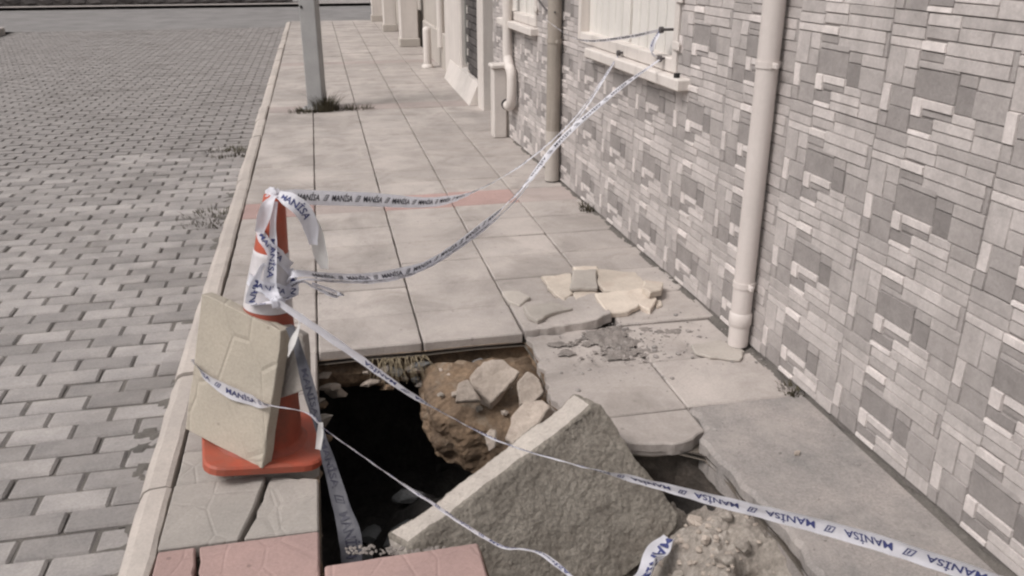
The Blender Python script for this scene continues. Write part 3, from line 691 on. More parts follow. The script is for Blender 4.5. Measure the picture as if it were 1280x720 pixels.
# ------------------------------------------------------------------ stones in the hole
def rock(name, label, loc, size, rot, m, seed, cat='stone', group=None, chop=8, sub=2):
    o = bm_obj(name, rock_bm(*size, seed, sub, chop), m); o.location = loc; o.rotation_euler = rot
    return tag(o, label, cat, group)
def chunk(name, label, pxs, z, th, m, seed, tilt=(0, 0), cat='rubble', amp=.004, group=None, yy=None):
    """a flat broken piece whose outline was measured on the ground plane z"""
    P = [at(a, b_, z=z) if yy is None else at(a, b_, y=yy) for a, b_ in pxs]
    c = sum(P, Vector()) / len(P)
    ol = ragged([(p.x - c.x, p.y - c.y) for p in P], .025, .004, seed)
    o = bm_obj(name, prism_bm(ol, -th, 0, .004, .004, seed, 1, amp), m); o.location = (c.x, c.y, z); o.rotation_euler = (tilt[0], tilt[1], 0)
    return tag(o, label, cat, group)
def shard(name, label, pxs, yy, nrm, th, m, seed, cat='stone', amp=.005):
    """broken slab piece: outline measured on a tilted plane at distance yy"""
    nn = Vector(nrm).normalized(); c0 = at(sum(p[0] for p in pxs) / len(pxs), sum(p[1] for p in pxs) / len(pxs), y=yy)
    F_ = [on_plane(a, b_, c0, nn) for a, b_ in pxs]; bm = bmesh.new(); rnd = random.Random(seed)
    c = sum(F_, Vector()) / len(F_)
    vf = [bm.verts.new(p) for p in F_]; vb = [bm.verts.new(p + (p - c) * rnd.uniform(-.05, .12) - nn * th * rnd.uniform(.8, 1.2)) for p in F_]; n = len(F_)
    bm.faces.new(vf); bm.faces.new(vb[::-1])
    for k in range(n): bm.faces.new((vf[k], vb[k], vb[(k + 1) % n], vf[(k + 1) % n]))
    bmesh.ops.recalc_face_normals(bm, faces=bm.faces[:]); bmesh.ops.bevel(bm, geom=bm.edges[:], offset=.004, segments=1, affect='EDGES')
    bmesh.ops.triangulate(bm, faces=bm.faces[:])
    for lim in (.05, .025, .014):
        es = [e for e in bm.edges if e.calc_length() > lim]
        if es: bmesh.ops.subdivide_edges(bm, edges=es, cuts=1); bmesh.ops.triangulate(bm, faces=[f for f in bm.faces if len(f.verts) > 3])
    bm.normal_update(); mv = [(v, v.co + v.normal * (noise.fractal(v.co * 24 + Vector((seed, 0, 0)), 1.0, 2.0, 4) * amp)) for v in bm.verts]
    for v, q in mv: v.co = q
    return tag(bm_obj(name, bm, m), label, cat)
shard('stone', 'large pale flat broken stone lying on the earth ledge in the hole', [(588, 470), (604, 451), (628, 449), (650, 464), (634, 484), (614, 503), (590, 486)], 2.66, (-.1, -.62, .75), .055, M['stone'], 3)
shard('stone', 'small whitish stone leaning left of the large pale stone', [(568, 503), (573, 478), (586, 474), (600, 500)], 2.60, (-.2, -.7, .6), .03, M['stone'], 8)
shard('stone', 'rounded tan stone wedged under the pavement edge right of the ledge', [(646, 478), (660, 464), (674, 472), (680, 490), (668, 503), (650, 506)], 2.56, (-.2, -.7, .6), .06, M['stone'], 12)
shard('stone', 'pale stone block caught behind the top of the tipped slab', [(640, 520), (655, 502), (676, 500), (688, 508), (672, 530), (640, 556), (632, 548)], 2.34, (-.3, -.5, .8), .06, M['stone'], 15)
shard('stone', 'small upright pale stone beside the tipped slab edge', [(606, 546), (612, 537), (620, 540), (620, 560), (610, 566)], 2.28, (-.2, -.8, .4), .03, M['stone'], 17)
rock('stone', 'grey stone deep in the hole left of the tipped slab', (.17, 2.55, floor_z(.17, 2.55) + .03), (.10, .08, .06), (.1, .2, .3), M['stone_grey'], 21, chop=10)
rock('stone', 'grey flat stone deep in the hole, lower of two', (.10, 2.36, floor_z(.10, 2.36) + .03), (.09, .07, .035), (.1, .3, 1.0), M['stone_grey'], 23, chop=10)
rnd = random.Random(90)
for k, (x_, y_, lab) in enumerate(((.02, 2.62, 'dim grey stone on the hole floor near the left wall'), (.24, 2.38, 'dim stone on the hole floor beside the tipped slab'), (.05, 2.80, 'dim stone on the hole floor below the back wall'), (.20, 2.78, 'dim flat stone on the hole floor below the dry roots'), (.33, 2.50, 'dim stone at the foot of the earth ledge'), (-.02, 2.15, 'dim stone on the hole floor below the cone'), (.15, 2.18, 'dim stone on the hole floor under the crossing tape'))):
    sz = rnd.uniform(.05, .085); rock('stone', lab, (x_, y_, floor_z(x_, y_) + .02), (sz, sz * .8, sz * .5), (rnd.random() * .5, rnd.random() * .5, rnd.random() * 3), M['stone_grey'], 91 + k, chop=10)
rock('stone', 'small pale stone stuck in the left back wall of the hole', at(412, 483, y=2.93), (.05, .03, .018), (0, 0, .2), M['stone'], 25, chop=10)
rnd = random.Random(31)
spots = [(880, 690, 'ochre lump in the rubble by the bottom edge of the picture'), (905, 668, 'grey lump in the rubble right of the tipped slab'), (868, 655, 'pale lump beside the right corner of the tipped slab'), (925, 695, 'brown lump under the concrete rim by the bottom edge'),
         (945, 665, 'brown lump tucked under the concrete rim'), (850, 700, 'grey lump below the right corner of the tipped slab'), (895, 640, 'pale lump just below the small pocket of the hole'), (905, 715, 'pale lump cut by the bottom edge of the picture')]
for k, (a, b_, lab) in enumerate(spots):
    p = at(a, b_, z=-.11); p.z = mound_z(p.x, p.y) + .012; s = rnd.uniform(.022, .04)
    rock('rubble_lump', lab, p, (s, s * rnd.uniform(.7, 1), s * .7), (rnd.random(), rnd.random(), rnd.random() * 3), M['rubble'] if k % 2 else M['stone'], 40 + k, 'rubble', 'lumps of rubble right of the tipped slab')
# countless crumbs
def crumbs(name, label, spots_, seed, m):
    rnd = random.Random(seed); bm = bmesh.new()
    for x, y, z, s in spots_:
        g = bmesh.ops.create_icosphere(bm, subdivisions=1, radius=1)['verts']
        sx, sy, sz = s * rnd.uniform(.6, 1.4), s * rnd.uniform(.6, 1.2), s * rnd.uniform(.3, .7); rz = rnd.uniform(0, 3)
        for v in g:
            j = rnd.uniform(.7, 1.15); c = Vector((v.co.x * sx * j, v.co.y * sy * j, v.co.z * sz * j)); c.rotate(Matrix.Rotation(rz, 3, 'Z')); v.co = c + Vector((x, y, z + sz * .4))
    return tag(bm_obj(name, bm, m), label, 'rubble', kind='stuff')
rnd = random.Random(50); L1 = []
for k in range(420):
    x, y = rnd.uniform(.62, 1.06), rnd.uniform(1.2, 2.02); L1.append((x, y, mound_z(x, y), rnd.uniform(.004, .014)))
crumbs('rubble_crumbs', 'pale crumbs strewn over the rubble in the hole', L1, 1, M['stone'])
L2 = []
for k in range(420):
    a, b_ = rnd.gauss(800, 52), rnd.gauss(436, 20); p = at(a, b_, z=0)
    if p.x > .72 and p.y < 3.3 and p.x < 1.47: L2.append((p.x, p.y, -.004 if p.y < 2.95 else 0.0, rnd.uniform(.0015, .006) * (2.2 if rnd.random() < .12 else 1)))
for k in range(120):
    y = rnd.uniform(1.8, 5); L2.append((1.495 - abs(rnd.gauss(0, .025)), y, 0, rnd.uniform(.002, .006)))
for k in range(300):
    x, y = rnd.uniform(1.1, 1.48), rnd.uniform(1.4, 2.28); L2.append((x, y, .004, rnd.uniform(.0012, .0035) * (2.4 if rnd.random() < .06 else 1)))
crumbs('pavement_crumbs', 'grey crumbs scattered on the pavement by the wall', L2, 2, M['concrete'])
L3 = []
for k in range(90):
    a, b_ = rnd.uniform(430, 560), rnd.uniform(684, 690); p = at(a, b_, z=0); L3.append((p.x, p.y + rnd.uniform(0, .02), -.012, rnd.uniform(.003, .008)))
crumbs('rim_crumbs', 'grey mortar crumbs along the front rim of the hole', L3, 3, M['mortar'])
p = at(996, 568, z=.004); rock('pebble', 'single pale pebble on the grey concrete strip', (p.x, p.y, .010), (.016, .012, .009), (0, 0, .4), M['stone'], 61, 'pebble')

def islands(name, label, x0, x1, y0, y1, st, fn, m, base=0.0):
    """dirt lying on the pavement: only the patches that rise above it are kept"""
    nx, ny = int((x1 - x0) / st), int((y1 - y0) / st); idx = {}; V, F = [], []
    Z = [[fn(x0 + i * st, y0 + j * st) for i in range(nx + 1)] for j in range(ny + 1)]
    for j in range(ny):
        for i in range(nx):
            if max(Z[j][i], Z[j][i + 1], Z[j + 1][i], Z[j + 1][i + 1]) < base - .004: continue
            q = []
            for a, b_ in ((i, j), (i + 1, j), (i + 1, j + 1), (i, j + 1)):
                if (a, b_) not in idx: idx[(a, b_)] = len(V); V.append((x0 + a * st, y0 + b_ * st, Z[b_][a]))
                q.append(idx[(a, b_)])
            F.append(tuple(q))
    return tag(mesh_obj(name, V, F, m), label, 'dirt', kind='stuff')
def dirt_a(x, y):
    g = math.exp(-((x - 1.02) ** 2 / .09 + (y - 2.84) ** 2 / .035))
    return -.0125 + .011 * g + .009 * fbm(x * .8, y * 1.5, 8, 6, 2) * (g + .25) + .005 * fbm(x, y, 40, 3, 5) * (g + .1)
islands('mortar_dirt', 'crusty grey mortar and dirt spread over the slabs right of the hole', .72, 1.49, 2.35, 3.25, .008, dirt_a, M['mortar'])
def dirt_b(x, y):
    d = 1.50 - x; g = math.exp(-d * d / .0012)
    return -.009 + .012 * g + .010 * fbm(x * 1.6, y, 9, 5, 12) * g + .003 * fbm(x, y, 60, 2, 5) * g
islands('wall_foot_dirt', 'dark dirt gathered along the foot of the tiled wall', 1.40, 1.503, 1.2, 6.4, .010, dirt_b, M['joint']).matrix_world = HM @ Matrix.Translation((.012, 0, 0))
def dirt_c(x, y):
    d = x + .60; g = math.exp(-d * d / .022)
    return ZR - .019 + .014 * g + .012 * fbm(x, y * .7, 3.2, 5, 22) * (.2 + g) + .007 * fbm(x, y, 19, 4, 8) * (.35 + g)
islands('gutter_dirt', 'dark dirt and moss lying in the gutter along the kerb', -1.5, -.596, 1.6, 13, .022, dirt_c, M['joint'], ZR)
# broken plaster pieces on the pavement
PL = [('plaster_piece', 'flat blush plaster piece lying on top of the heap of fragments', [(716, 340), (745, 338), (748, 357), (713, 358)], .052, .018, 'plaster_face', (.14, .03)),
      ('plaster_piece', 'cream plaster fragment at the far side of the heap', [(716, 333), (748, 332), (750, 337), (718, 339)], .05, .035, 'plaster', (0, 0)),
      ('plaster_piece', 'long pale plaster fragment with pointed left end, left of the heap', [(676, 346), (714, 344), (716, 365), (706, 374), (690, 362)], .026, .022, 'plaster', (.05, -.06)),
      ('plaster_piece', 'broad flat cream plaster plate filling the middle of the heap', [(748, 338), (795, 340), (808, 352), (806, 362), (756, 364), (748, 356)], .036, .024, 'plaster', (.05, .05)),
      ('plaster_piece', 'squarish cream plaster block at the right end of the heap', [(806, 348), (829, 349), (828, 362), (812, 368), (804, 362)], .05, .03, 'plaster', (-.05, .12)),
      ('plaster_piece', 'arched cream fragment under the blush piece', [(716, 366), (730, 360), (748, 362), (742, 372), (728, 374), (718, 378)], .020, .02, 'plaster', (.06, 0)),
      ('plaster_piece', 'cream fragment with ragged pinkish front edge, nearest in the heap', [(744, 370), (800, 362), (822, 372), (814, 386), (800, 380), (786, 388), (758, 390)], .028, .026, 'plaster', (.09, .03)),
      ('plaster_piece', 'small white fragment apart on the left of the heap', [(627, 365), (650, 364), (664, 370), (650, 380), (638, 377)], .018, .022, 'plaster_face', (.05, .05)),
      ('plaster_piece', 'pointed pale grey fragment between heap and hole', [(653, 382), (690, 376), (716, 384), (690, 390), (672, 400), (660, 394)], .034, .022, 'plaster_face', (0, .03)),
      ('mortar_patch', 'flat whitish mortar fragment at the foot of the pale downpipe', [(864, 430), (900, 424), (932, 438), (926, 449), (888, 446), (868, 440)], .010, .014, 'plaster_face', (0, 0)),
      ('plaster_piece', 'tiny cream chip before the right end of the heap', [(818, 376), (826, 374), (829, 381), (821, 384)], .010, .012, 'plaster', (0, 0))]
for k, (nm, lab, pxs, z, th, m, tl) in enumerate(PL):
    chunk(nm, lab, pxs, z, th, M[m], 70 + k, tl, 'fragment', .0035, 'broken plaster fragments on the pavement' if nm == 'plaster_piece' else None)

# ------------------------------------------------------------------ traffic cone
CONE = Vector((-.262, 2.315, .0)); top_w = at(345, 238, y=2.33)
ax = (top_w - CONE).normalized()
cone = thing('traffic_cone', 'leaning orange and white traffic cone wound with barrier tape', 'cone', CONE + Vector((0, 0, .026)))
KC = (top_w - CONE - Vector((0, 0, .026))).length / .822; cone.scale = (KC, KC, KC)
cone.rotation_mode = 'QUATERNION'; cone.rotation_quaternion = Vector((0, 0, 1)).rotation_difference(ax)
def lathe(prof, seg=40, dent=0.0, seed=0):
    bm = bmesh.new(); rings = []
    for z, r in prof:
        ring = []
        for k in range(seg):
            a = 2 * math.pi * k / seg; d = 1 + dent * noise.noise(Vector((math.cos(a) * 1.3, math.sin(a) * 1.3, z * 7 + seed))); ring.append(bm.verts.new((r * d * math.cos(a), r * d * math.sin(a), z)))
        rings.append(ring)
    for a, b_ in zip(rings, rings[1:]):
        for k in range(seg): bm.faces.new((a[k], a[(k + 1) % seg], b_[(k + 1) % seg], b_[k]))
    bm.faces.new(rings[-1]); return bm
def cr(z): return .128 - .122 * z
zs = [.03 + .01 * i for i in range(45)]
bm_obj('lower_body', lathe([(.020, .150), (.028, .140)] + [(z, cr(z)) for z in zs[1:] if z <= .47], dent=.06, seed=2), M['orange_shaded'], cone, True)
bm_obj('white_band', lathe([(.468 + .0135 * i, cr(.468 + .0135 * i) + .0018) for i in range(14)], dent=.06, seed=2), M['cone_white'], cone, True)
bm_obj('upper_body', lathe([(.638 + .012 * i, cr(.638 + .012 * i)) for i in range(15)] + [(.812, .020)], dent=.05, seed=2), M['orange'], cone, True)
bm = box_bm(-.175, .175, -.175, .175, 0, .026)
bmesh.ops.bevel(bm, geom=[e for e in bm.edges if abs(e.verts[0].co.z - e.verts[1].co.z) > .01], offset=.06, segments=4, affect='EDGES', profile=.5)
bmesh.ops.bevel(bm, geom=[e for e in bm.edges if all(v.co.z > .02 for v in e.verts)], offset=.006, segments=1, affect='EDGES')
bo = bm_obj('base', bm, M['orange'], cone); bo.rotation_euler = (0, 0, .12)

# paving slabs propped against the cone
def plate(name, label, corners, th, m, seed, cuts=None):
    """corners: world points of the front face, counter-clockwise seen from the front"""
    cs = [Vector(c) for c in corners]; nn = (cs[1] - cs[0]).cross(cs[2] - cs[0]).normalized(); rnd = random.Random(seed); loop = []
    for i, a in enumerate(cs):
        b_ = cs[(i + 1) % len(cs)]; k = max(1, int((b_ - a).length / .05))
        for j in range(k): loop.append(a + (b_ - a) * (j / k) + Vector((rnd.uniform(-1, 1), rnd.uniform(-1, 1), rnd.uniform(-1, 1))) * .0022)
    bm = bmesh.new(); vf = [bm.verts.new(p) for p in loop]; vb = [bm.verts.new(p - nn * th) for p in loop]; n = len(loop)
    bm.faces.new(vf); bm.faces.new(vb[::-1])
    for k in range(n): bm.faces.new((vf[k], vb[k], vb[(k + 1) % n], vf[(k + 1) % n]))
    bmesh.ops.recalc_face_normals(bm, faces=bm.faces[:]); bmesh.ops.bevel(bm, geom=bm.edges[:], offset=.0022, segments=1, affect='EDGES')
    return bm_obj(name, bm, m, None), nn
Abr = at(328, 587, z=.045); Atr = at(352, 414, z=.440); Abl = at(232, 536, z=.105); Atl = Abl + (Atr - Abr)
sa, nA = plate('propped_slab', '', (Abl, Abr, Atr, Atl), .042, M['slab_cream'], 3)
tag(sa, 'cream paving slab propped upright against the front of the cone', 'slab', )
P0 = Atr - nA * .06
B1, B2, B3, B4 = on_plane(344, 499, P0, nA), on_plane(382, 487, P0, nA), on_plane(379, 418, P0, nA), on_plane(345, 402, P0, nA)
sb, nB = plate('propped_slab', '', (B1, B2, B3, B4), .03, M['slab_grey'], 9)
tag(sb, 'grey broken slab piece wedged between the cream slab and the cone', 'slab')

# ------------------------------------------------------------------ barrier tape
_txt = {}
def word(s):
    if s not in _txt:
        cu = bpy.data.curves.new('t', 'FONT'); cu.body = s; cu.size = 1.0; cu.offset = .018; cu.resolution_u = 3; cu.align_x = 'LEFT'
        o = bpy.data.objects.new('t', cu); C.objects.link(o); bpy.context.view_layer.update()
        dg = bpy.context.evaluated_depsgraph_get(); me = o.evaluated_get(dg).to_mesh()
        V = [v.co.copy() for v in me.vertices]; F = [tuple(p.vertices) for p in me.polygons]; o.evaluated_get(dg).to_mesh_clear()
        bpy.data.objects.remove(o); bpy.data.curves.remove(cu)
        _txt[s] = (V, F, max(v.x for v in V))
    return _txt[s]
def logo():
    V = [Vector(p) for p in ((.0, 0, 0), (.62, 0, 0), (.95, .72, 0), (.33, .72, 0), (.12, .09, 0), (.56, .09, 0), (.80, .63, 0), (.39, .63, 0), (.34, .16, 0), (.46, .16, 0), (.66, .56, 0), (.54, .56, 0))]
    return V, [(0, 1, 5, 4), (1, 2, 6, 5), (2, 3, 7, 6), (3, 0, 4, 7), (8, 9, 10, 11)], .95
def ribbon(name, label, ctrl, width=.046, m='tape', ink='ink', ref=(0, 0, 1), flip=False, s0=.03, text=True, curl=.12, wr=.0, seed=0, cat='tape', pitch=.165, tsz=.60):
    """ctrl: (point, twist in degrees, width factor)"""
    P = [Vector(c[0]) for c in ctrl]; n = 14
    pts = catmull(P, n); tw = []
    for i in range(len(ctrl) - 1):
        for k in range(n):
            t = k / n; t = t * t * (3 - 2 * t); tw.append((ctrl[i][1] + (ctrl[i + 1][1] - ctrl[i][1]) * t, ctrl[i][2] + (ctrl[i + 1][2] - ctrl[i][2]) * t))
    tw.append((ctrl[-1][1], ctrl[-1][2]))
    ref = Vector(ref); Ws, Ns, arc = [], [], [0]
    for i, p in enumerate(pts):
        T = (pts[min(i + 1, len(pts) - 1)] - pts[max(i - 1, 0)]).normalized(); w0 = (ref - T * ref.dot(T)).normalized(); sd_ = T.cross(w0)
        a = R(tw[i][0]) + wr * noise.noise(Vector((i * .35, seed, 0))); W = w0 * math.cos(a) + sd_ * math.sin(a); Ws.append(W * width * tw[i][1]); Ns.append(T.cross(W))
        if i: arc.append(arc[-1] + (p - pts[i - 1]).length)
    def ev(s, t, off):
        s = min(max(s, 0), arc[-1] - 1e-6); i = 0
        lo, hi = 0, len(arc) - 2
        while lo < hi:
            md = (lo + hi + 1) // 2
            if arc[md] <= s: lo = md
            else: hi = md - 1
        i = lo; f = (s - arc[i]) / max(arc[i + 1] - arc[i], 1e-9)
        p = pts[i].lerp(pts[i + 1], f); W = Ws[i].lerp(Ws[i + 1], f); N = Ns[i].lerp(Ns[i + 1], f).normalized()
        c = curl * W.length * (4 * t * t - .5) + .0025 * noise.noise(Vector((s * 22, t * 2.5, seed + 3)))
        return p + W * t + N * (c + off)
    V, F = [], []; K = 7; tot = arc[-1]; ns = max(6, int(tot / .012))
    for i in range(ns + 1):
        for k in range(K): V.append(ev(tot * i / ns, k / (K - 1) - .5, 0))
    for i in range(ns):
        for k in range(K - 1): a = i * K + k; F.append((a, a + 1, a + K + 1, a + K))
    o = mesh_obj(name, V, F, M[m], None, True); tag(o, label, cat)
    if text:
        TV, TF = [], []; s = s0; q = 0
        while s < tot - .13:
            sz = width * tsz
            lv, lf, lw = word('MANİSA') if q % 2 == 0 else logo()
            for off in (.0009, -.0009):
                b0 = len(TV)
                for v in lv:
                    x, y = v.x * sz, (v.y - .36) * sz
                    ss = s + x if not flip else s + lw * sz - x; t = y / width * (1 if not flip else -1)
                    TV.append(ev(ss, t, off))
                TF += [tuple(b0 + k for k in f) for f in lf]
            s += lw * sz + .016; q += 1
        if TV: tag(mesh_obj('lettering', TV, TF, M[ink], o), kind='stuff')
    return o
def cone_pt(zc, ang, off=.006):
    c = CONE + Vector((0, 0, .026)) + ax * zc * KC; a = R(ang); d = Vector((math.cos(a), math.sin(a), 0)); d = (d - ax * d.dot(ax)).normalized(); return c + d * (cr(zc) * KC + off)
KNOT = at(347, 378, y=2.215)
tip = CONE + Vector((0, 0, .026)) + ax * .795 * KC
def Y(px_, py_, y): return at(px_, py_, y=y)
# 1 cone top to window knob, upper strand
ribbon('barrier_tape', 'white barrier tape from cone top, straight at first then rising to the window', [(Y(350, 243, 2.30), 0, .5), (Y(375, 246, 2.36), 5, .9), (Y(460, 249, 2.62), 8, .95), (Y(545, 252, 2.95), 15, .8), (Y(600, 236, 3.35), 50, .5), (Y(660, 200, 3.75), 70, .45), (Y(720, 145, 4.05), 60, .45), (KW(0), 60, .25)], .046, 'tape', 'ink_black', seed=1, s0=.07)
# 2 lower twisted pair, cone middle to window
C2 = [(372, 342, 2.27), (430, 347, 2.42), (480, 345, 2.55), (535, 329, 2.72), (600, 284, 2.98), (650, 238, 3.2), (700, 176, 3.32), (770, 114, 3.40)]
ribbon('barrier_tape', 'sagging twisted barrier tape from mid cone up to the window, nearer strand', [(cone_pt(.565, 325, .004), -50, .4), (Y(*C2[0]), -50, .5), (Y(*C2[1]), -60, .7), (Y(*C2[2]), -40, .7), (Y(*C2[3]), 20, .8), (Y(*C2[4]), 10, .8), (Y(*C2[5]), 60, .6), (Y(*C2[6]), 130, .5), (Y(*C2[7]), 120, .4), (KW(1), 90, .25)], .046, 'tape', 'ink_black', seed=2, s0=.12)
ribbon('barrier_tape', 'second strand twisted along the sagging tape, ending at the middle of the shutters', [(cone_pt(.55, 322, .004), 60, .4), (Y(384, 349, 2.26), 60, .4), (Y(430, 352, 2.41), 70, .5), (Y(480, 350, 2.54), 40, .5), (Y(536, 334, 2.72), 60, .6), (Y(602, 288, 2.99), 80, .5), (Y(648, 246, 3.2), 30, .5), (Y(690, 190, 3.6), 60, .5), (Y(735, 130, 3.95), 60, .4), (KW(0, .028, .01, -.004), 90, .2)], .046, 'tape', 'ink_black', seed=3, s0=.2)
# 3 cone knot across the hole to the right
ribbon('barrier_tape', 'long barrier tape from cone across the hole to the lower right, lettering upside down', [(KNOT + Vector((-.01, .004, .004)), 20, .45), (Y(358, 385, 2.19), 10, .6), (Y(395, 410, 2.14), 12, .62), (Y(440, 441, 2.10), 18, .68), (Y(500, 484, 2.05), 25, .60), (Y(545, 511, 2.02), 45, .45), (Y(625, 552, 1.90), 70, .30), (Y(720, 581, 1.74), 60, .42), (Y(800, 601, 1.60), 22, .60), (Y(900, 627, 1.45), 10, .78), (Y(1044, 663, 1.27), 6, .86), (Y(1180, 705, 1.10), 5, .86), (Vector((1.53, .80, .24)), 0, .6)], .046, 'tape', 'ink', flip=True, seed=4, s0=.30, curl=.05)
# 4 around the propped slab and on to the lower middle
q1 = on_plane(236, 452, Abr + nA * .006, nA)
ribbon('barrier_tape', 'barrier tape crossing the cream slab, then running to the bottom edge', [(on_plane(276, 470, Abr - nA * .05, nA), 0, .5), (on_plane(254, 461, Abr - nA * .048, nA), 10, .6), (on_plane(243, 455, Abr - nA * .02, nA), 20, .7), (on_plane(248, 460, Abr + nA * .006, nA), 20, .75), (on_plane(262, 470, Abr, nA) + nA * .014, 10, .75), (on_plane(290, 487, Abr, nA) + nA * .016, 0, .95), (on_plane(322, 499, Abr, nA) + nA * .016, 10, .9), (Y(345, 508, 2.07), 60, .45), (Y(385, 516, 2.06), 70, .35), (Y(408, 538, 2.02), 40, .45), (Y(470, 582, 1.90), 40, .66), (Y(530, 622, 1.78), 60, .48), (Y(620, 680, 1.55), 70, .36), (Y(715, 722, 1.34), 75, .34), (Vector((.72, .75, .02)), 70, .5)], .046, 'tape', 'ink', seed=5, s0=.10, curl=.06)
# 5 dirty strand hanging into the hole
ribbon('barrier_tape', 'dirty grey barrier tape hanging from the cone down into the hole', [(Y(362, 408, 2.20), 20, .5), (Y(374, 440, 2.16), 30, .55), (Y(386, 485, 2.12), 10, .7), (Y(400, 538, 2.07), 30, .5), (Y(412, 580, 2.02), 10, .7), (Y(426, 630, 1.95), 15, .9), (Y(438, 672, 1.88), 20, 1.25), (Y(440, 705, 1.86), 30, 1.2)], .05, 'tape_dirty', 'ink_black', ref=(1, 0, 0), seed=6, s0=.12, curl=.1, tsz=.7)
# 6-10 loops and tails on the cone
ribbon('barrier_tape', 'short looped tape tail sticking out right of the white cone band', [(cone_pt(.54, 318, .004), 60, .5), (Y(376, 352, 2.26), 60, .5), (Y(392, 358, 2.24), 40, .7), (Y(412, 367, 2.22), 40, .8), (Y(424, 371, 2.22), 60, .8), (Y(426, 367, 2.235), 120, .7), (Y(412, 361, 2.25), 140, .5), (Y(390, 354, 2.26), 150, .4)], .034, 'tape', 'ink_black', seed=7, s0=.02, tsz=.55)
ribbon('barrier_tape', 'blank whitish tape end hanging down right of the cone tip', [(Y(352, 246, 2.30), 10, .5), (Y(370, 256, 2.27), 10, .9), (Y(388, 275, 2.26), 0, .8), (Y(396, 295, 2.26), 5, .9), (Y(401, 318, 2.27), 20, 1.0), (Y(406, 336, 2.28), 25, .6)], .042, 'tape_clear', 'ink_black', ref=(1, 0, -.4), seed=8, text=False)
ribbon('barrier_tape', 'lettered tape fold over the right shoulder of the cone tip', [(Y(348, 243, 2.29), 10, .5), (Y(362, 250, 2.25), 0, .9), (Y(378, 262, 2.24), 0, 1.0), (Y(388, 282, 2.25), 10, .9), (Y(392, 306, 2.26), 20, .5)], .046, 'tape', 'ink', ref=(1, 0, .6), seed=9, s0=.015, tsz=.62)
ribbon('barrier_tape', 'short lettered tape tail flying left of the cone tip', [(Y(344, 244, 2.29), 0, .6), (Y(336, 254, 2.27), 10, .9), (Y(330, 270, 2.27), 10, 1.0), (Y(324, 291, 2.28), 20, .7)], .034, 'tape', 'ink', ref=(1, 0, .3), seed=10, s0=.004, tsz=.55)
ribbon('barrier_tape', 'lettered tape draped down the front of the cone to the knot', [(cone_pt(.80, 275, .01), 0, .4), (cone_pt(.74, 272, .008), 0, .4), (cone_pt(.66, 276, .008), 5, .55), (cone_pt(.58, 272, .010), 0, .85), (cone_pt(.54, 275, .010), 5, 1.0), (KNOT, 0, .6)], .040, 'tape', 'ink', ref=(1, 0, 0), seed=11, s0=.10, curl=.2, tsz=.72)
ribbon('barrier_tape', 'lettered tape drape on the left of the white cone band', [(cone_pt(.62, 256, .006), 0, .3), (cone_pt(.60, 250, .006), 5, .5), (cone_pt(.54, 240, .007), 0, 1.0), (cone_pt(.50, 240, .008), 0, 1.0), (KNOT, 30, .4)], .042, 'tape', 'ink', ref=(1, 0, 0), seed=12, s0=.05, curl=.15, tsz=.72)
ribbon('barrier_tape', 'dark lettered tape band on the right of the white cone band', [(cone_pt(.60, 335, .008), 0, .4), (cone_pt(.56, 338, .012), 20, .8), (cone_pt(.52, 330, .012), 10, .9), (KNOT, 10, .4)], .036, 'tape', 'ink', ref=(1, 0, 0), seed=13, s0=.02, curl=.15, tsz=.72)
ribbon('barrier_tape', 'white twisted tape end below the knot, right of the cone', [(Y(376, 392, 2.21), 20, .4), (Y(374, 408, 2.18), 60, .6), (Y(366, 428, 2.15), 30, .7), (Y(360, 446, 2.14), 80, .5)], .030, 'tape_clear', ref=(1, 0, 0), seed=14, text=False)
ribbon('barrier_tape', 'short white tape end hanging at the crossing beside the cone foot', [(Y(401, 528, 2.03), 10, .4), (Y(400, 545, 2.02), 20, .6), (Y(398, 562, 2.01), 40, .6)], .030, 'tape_clear', ref=(1, 0, 0), seed=15, text=False)
ribbon('barrier_tape', 'crumpled blue-lettered tape below the tipped slab at the bottom edge', [(Y(838, 672, 1.80), 20, .7), (Y(824, 690, 1.77), 0, 1.1), (Y(812, 708, 1.73), 30, 1.2), (Y(800, 730, 1.66), 10, 1.2)], .06, 'tape', 'ink', ref=(1, 0, .3), seed=16, s0=.0, curl=.3, tsz=.75)
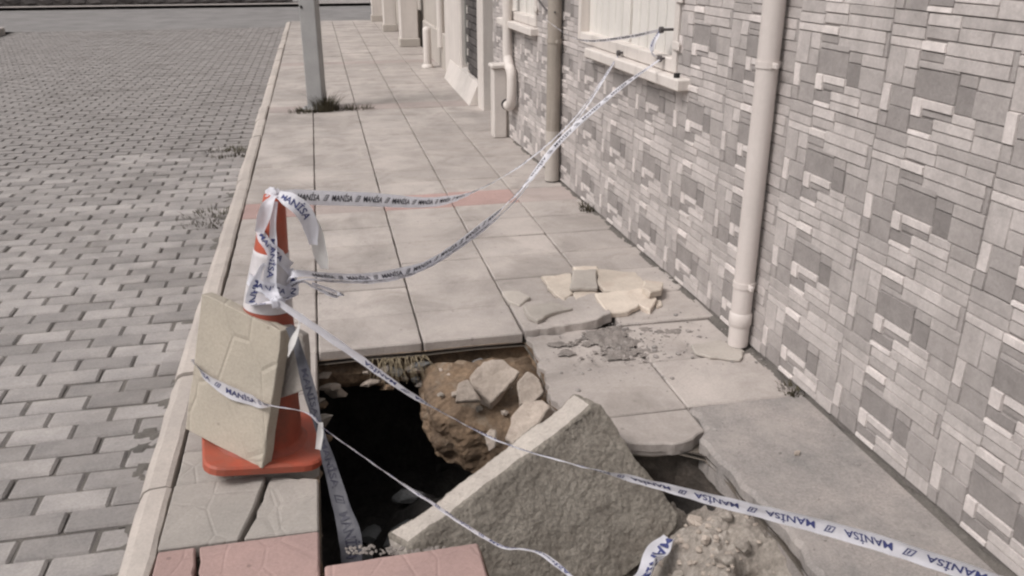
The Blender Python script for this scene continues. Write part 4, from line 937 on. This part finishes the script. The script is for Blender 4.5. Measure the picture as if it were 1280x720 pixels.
def wind(label, z0, z1, a0, a1, wd, seed):
    n = 9; ribbon('barrier_tape', label, [(cone_pt(z0 + (z1 - z0) * k / (n - 1), a0 + (a1 - a0) * k / (n - 1), .007), 8 * math.sin(k * 2.1), .85 + .15 * math.sin(k * 1.7)) for k in range(n)], wd, 'tape', 'ink', ref=tuple(ax), seed=seed, s0=.02, curl=.1, tsz=.62)
wind('tape wound slantwise round the upper orange part of the cone', .72, .60, 215, 335, .040, 31)
wind('tape wound round the lower half of the white cone band', .565, .53, 205, 340, .044, 32)
# knots
def knot(label, loc, r, seed, m='tape'):
    bm = rock_bm(r, r * .8, r * .9, seed, 3, 3, .35); o = bm_obj('tape_knot', bm, M[m], None, True); o.location = loc; tag(o, label, 'knot')
knot('scrunched tape knot on the very tip of the cone', tip + Vector((0, -.004, .012)), .026, 3)
knot('whitish tape knot on the front of the cone at the foot of the white band', KNOT, .022, 4)
# tape and wire at the window
ribbon('barrier_tape', 'dark tape strand along the shutters from brown pipe to upper knob', [(HM @ Vector((WX - .125, PY2 - .03, 1.00)), 60, .3), (HM @ wall_at(712, 45, .08), 60, .35), (HM @ wall_at(738, 51, .05), 40, .4), (HM @ wall_at(785, 46, .05), 40, .45), (KW(2, .03, .01), 50, .4)], .040, 'tape', 'ink_black', seed=21, s0=.12, tsz=.7)
ribbon('barrier_tape', 'bluish tape bunch hanging between the two right knobs of the shutters', [(KW(2, .034, .01), 0, .7), (HM @ wall_at(818, 50, .05), 10, 1.3), (HM @ wall_at(814, 64, .05), 0, 1.3), (KW(1, .034, .02, -.002), 20, .6)], .046, 'tape', 'ink', ref=(0, 1, 0), seed=22, s0=.01, tsz=.5)
bm = tube_bm(catmull([HM @ Vector((WX - .07, PY2 - .05, 1.04)), HM @ Vector((WX - .05, PY2 + .18, 1.03)), HM @ Vector((WX - .04, PY2 + .48, 1.10)), HM @ Vector((WX - .03, PY2 + .78, 1.22))], 6), .006, 6)
tag(bm_obj('cable', bm, M['metal_dark'], None, True), 'thin dark cable looping left from the brown downpipe', 'cable')
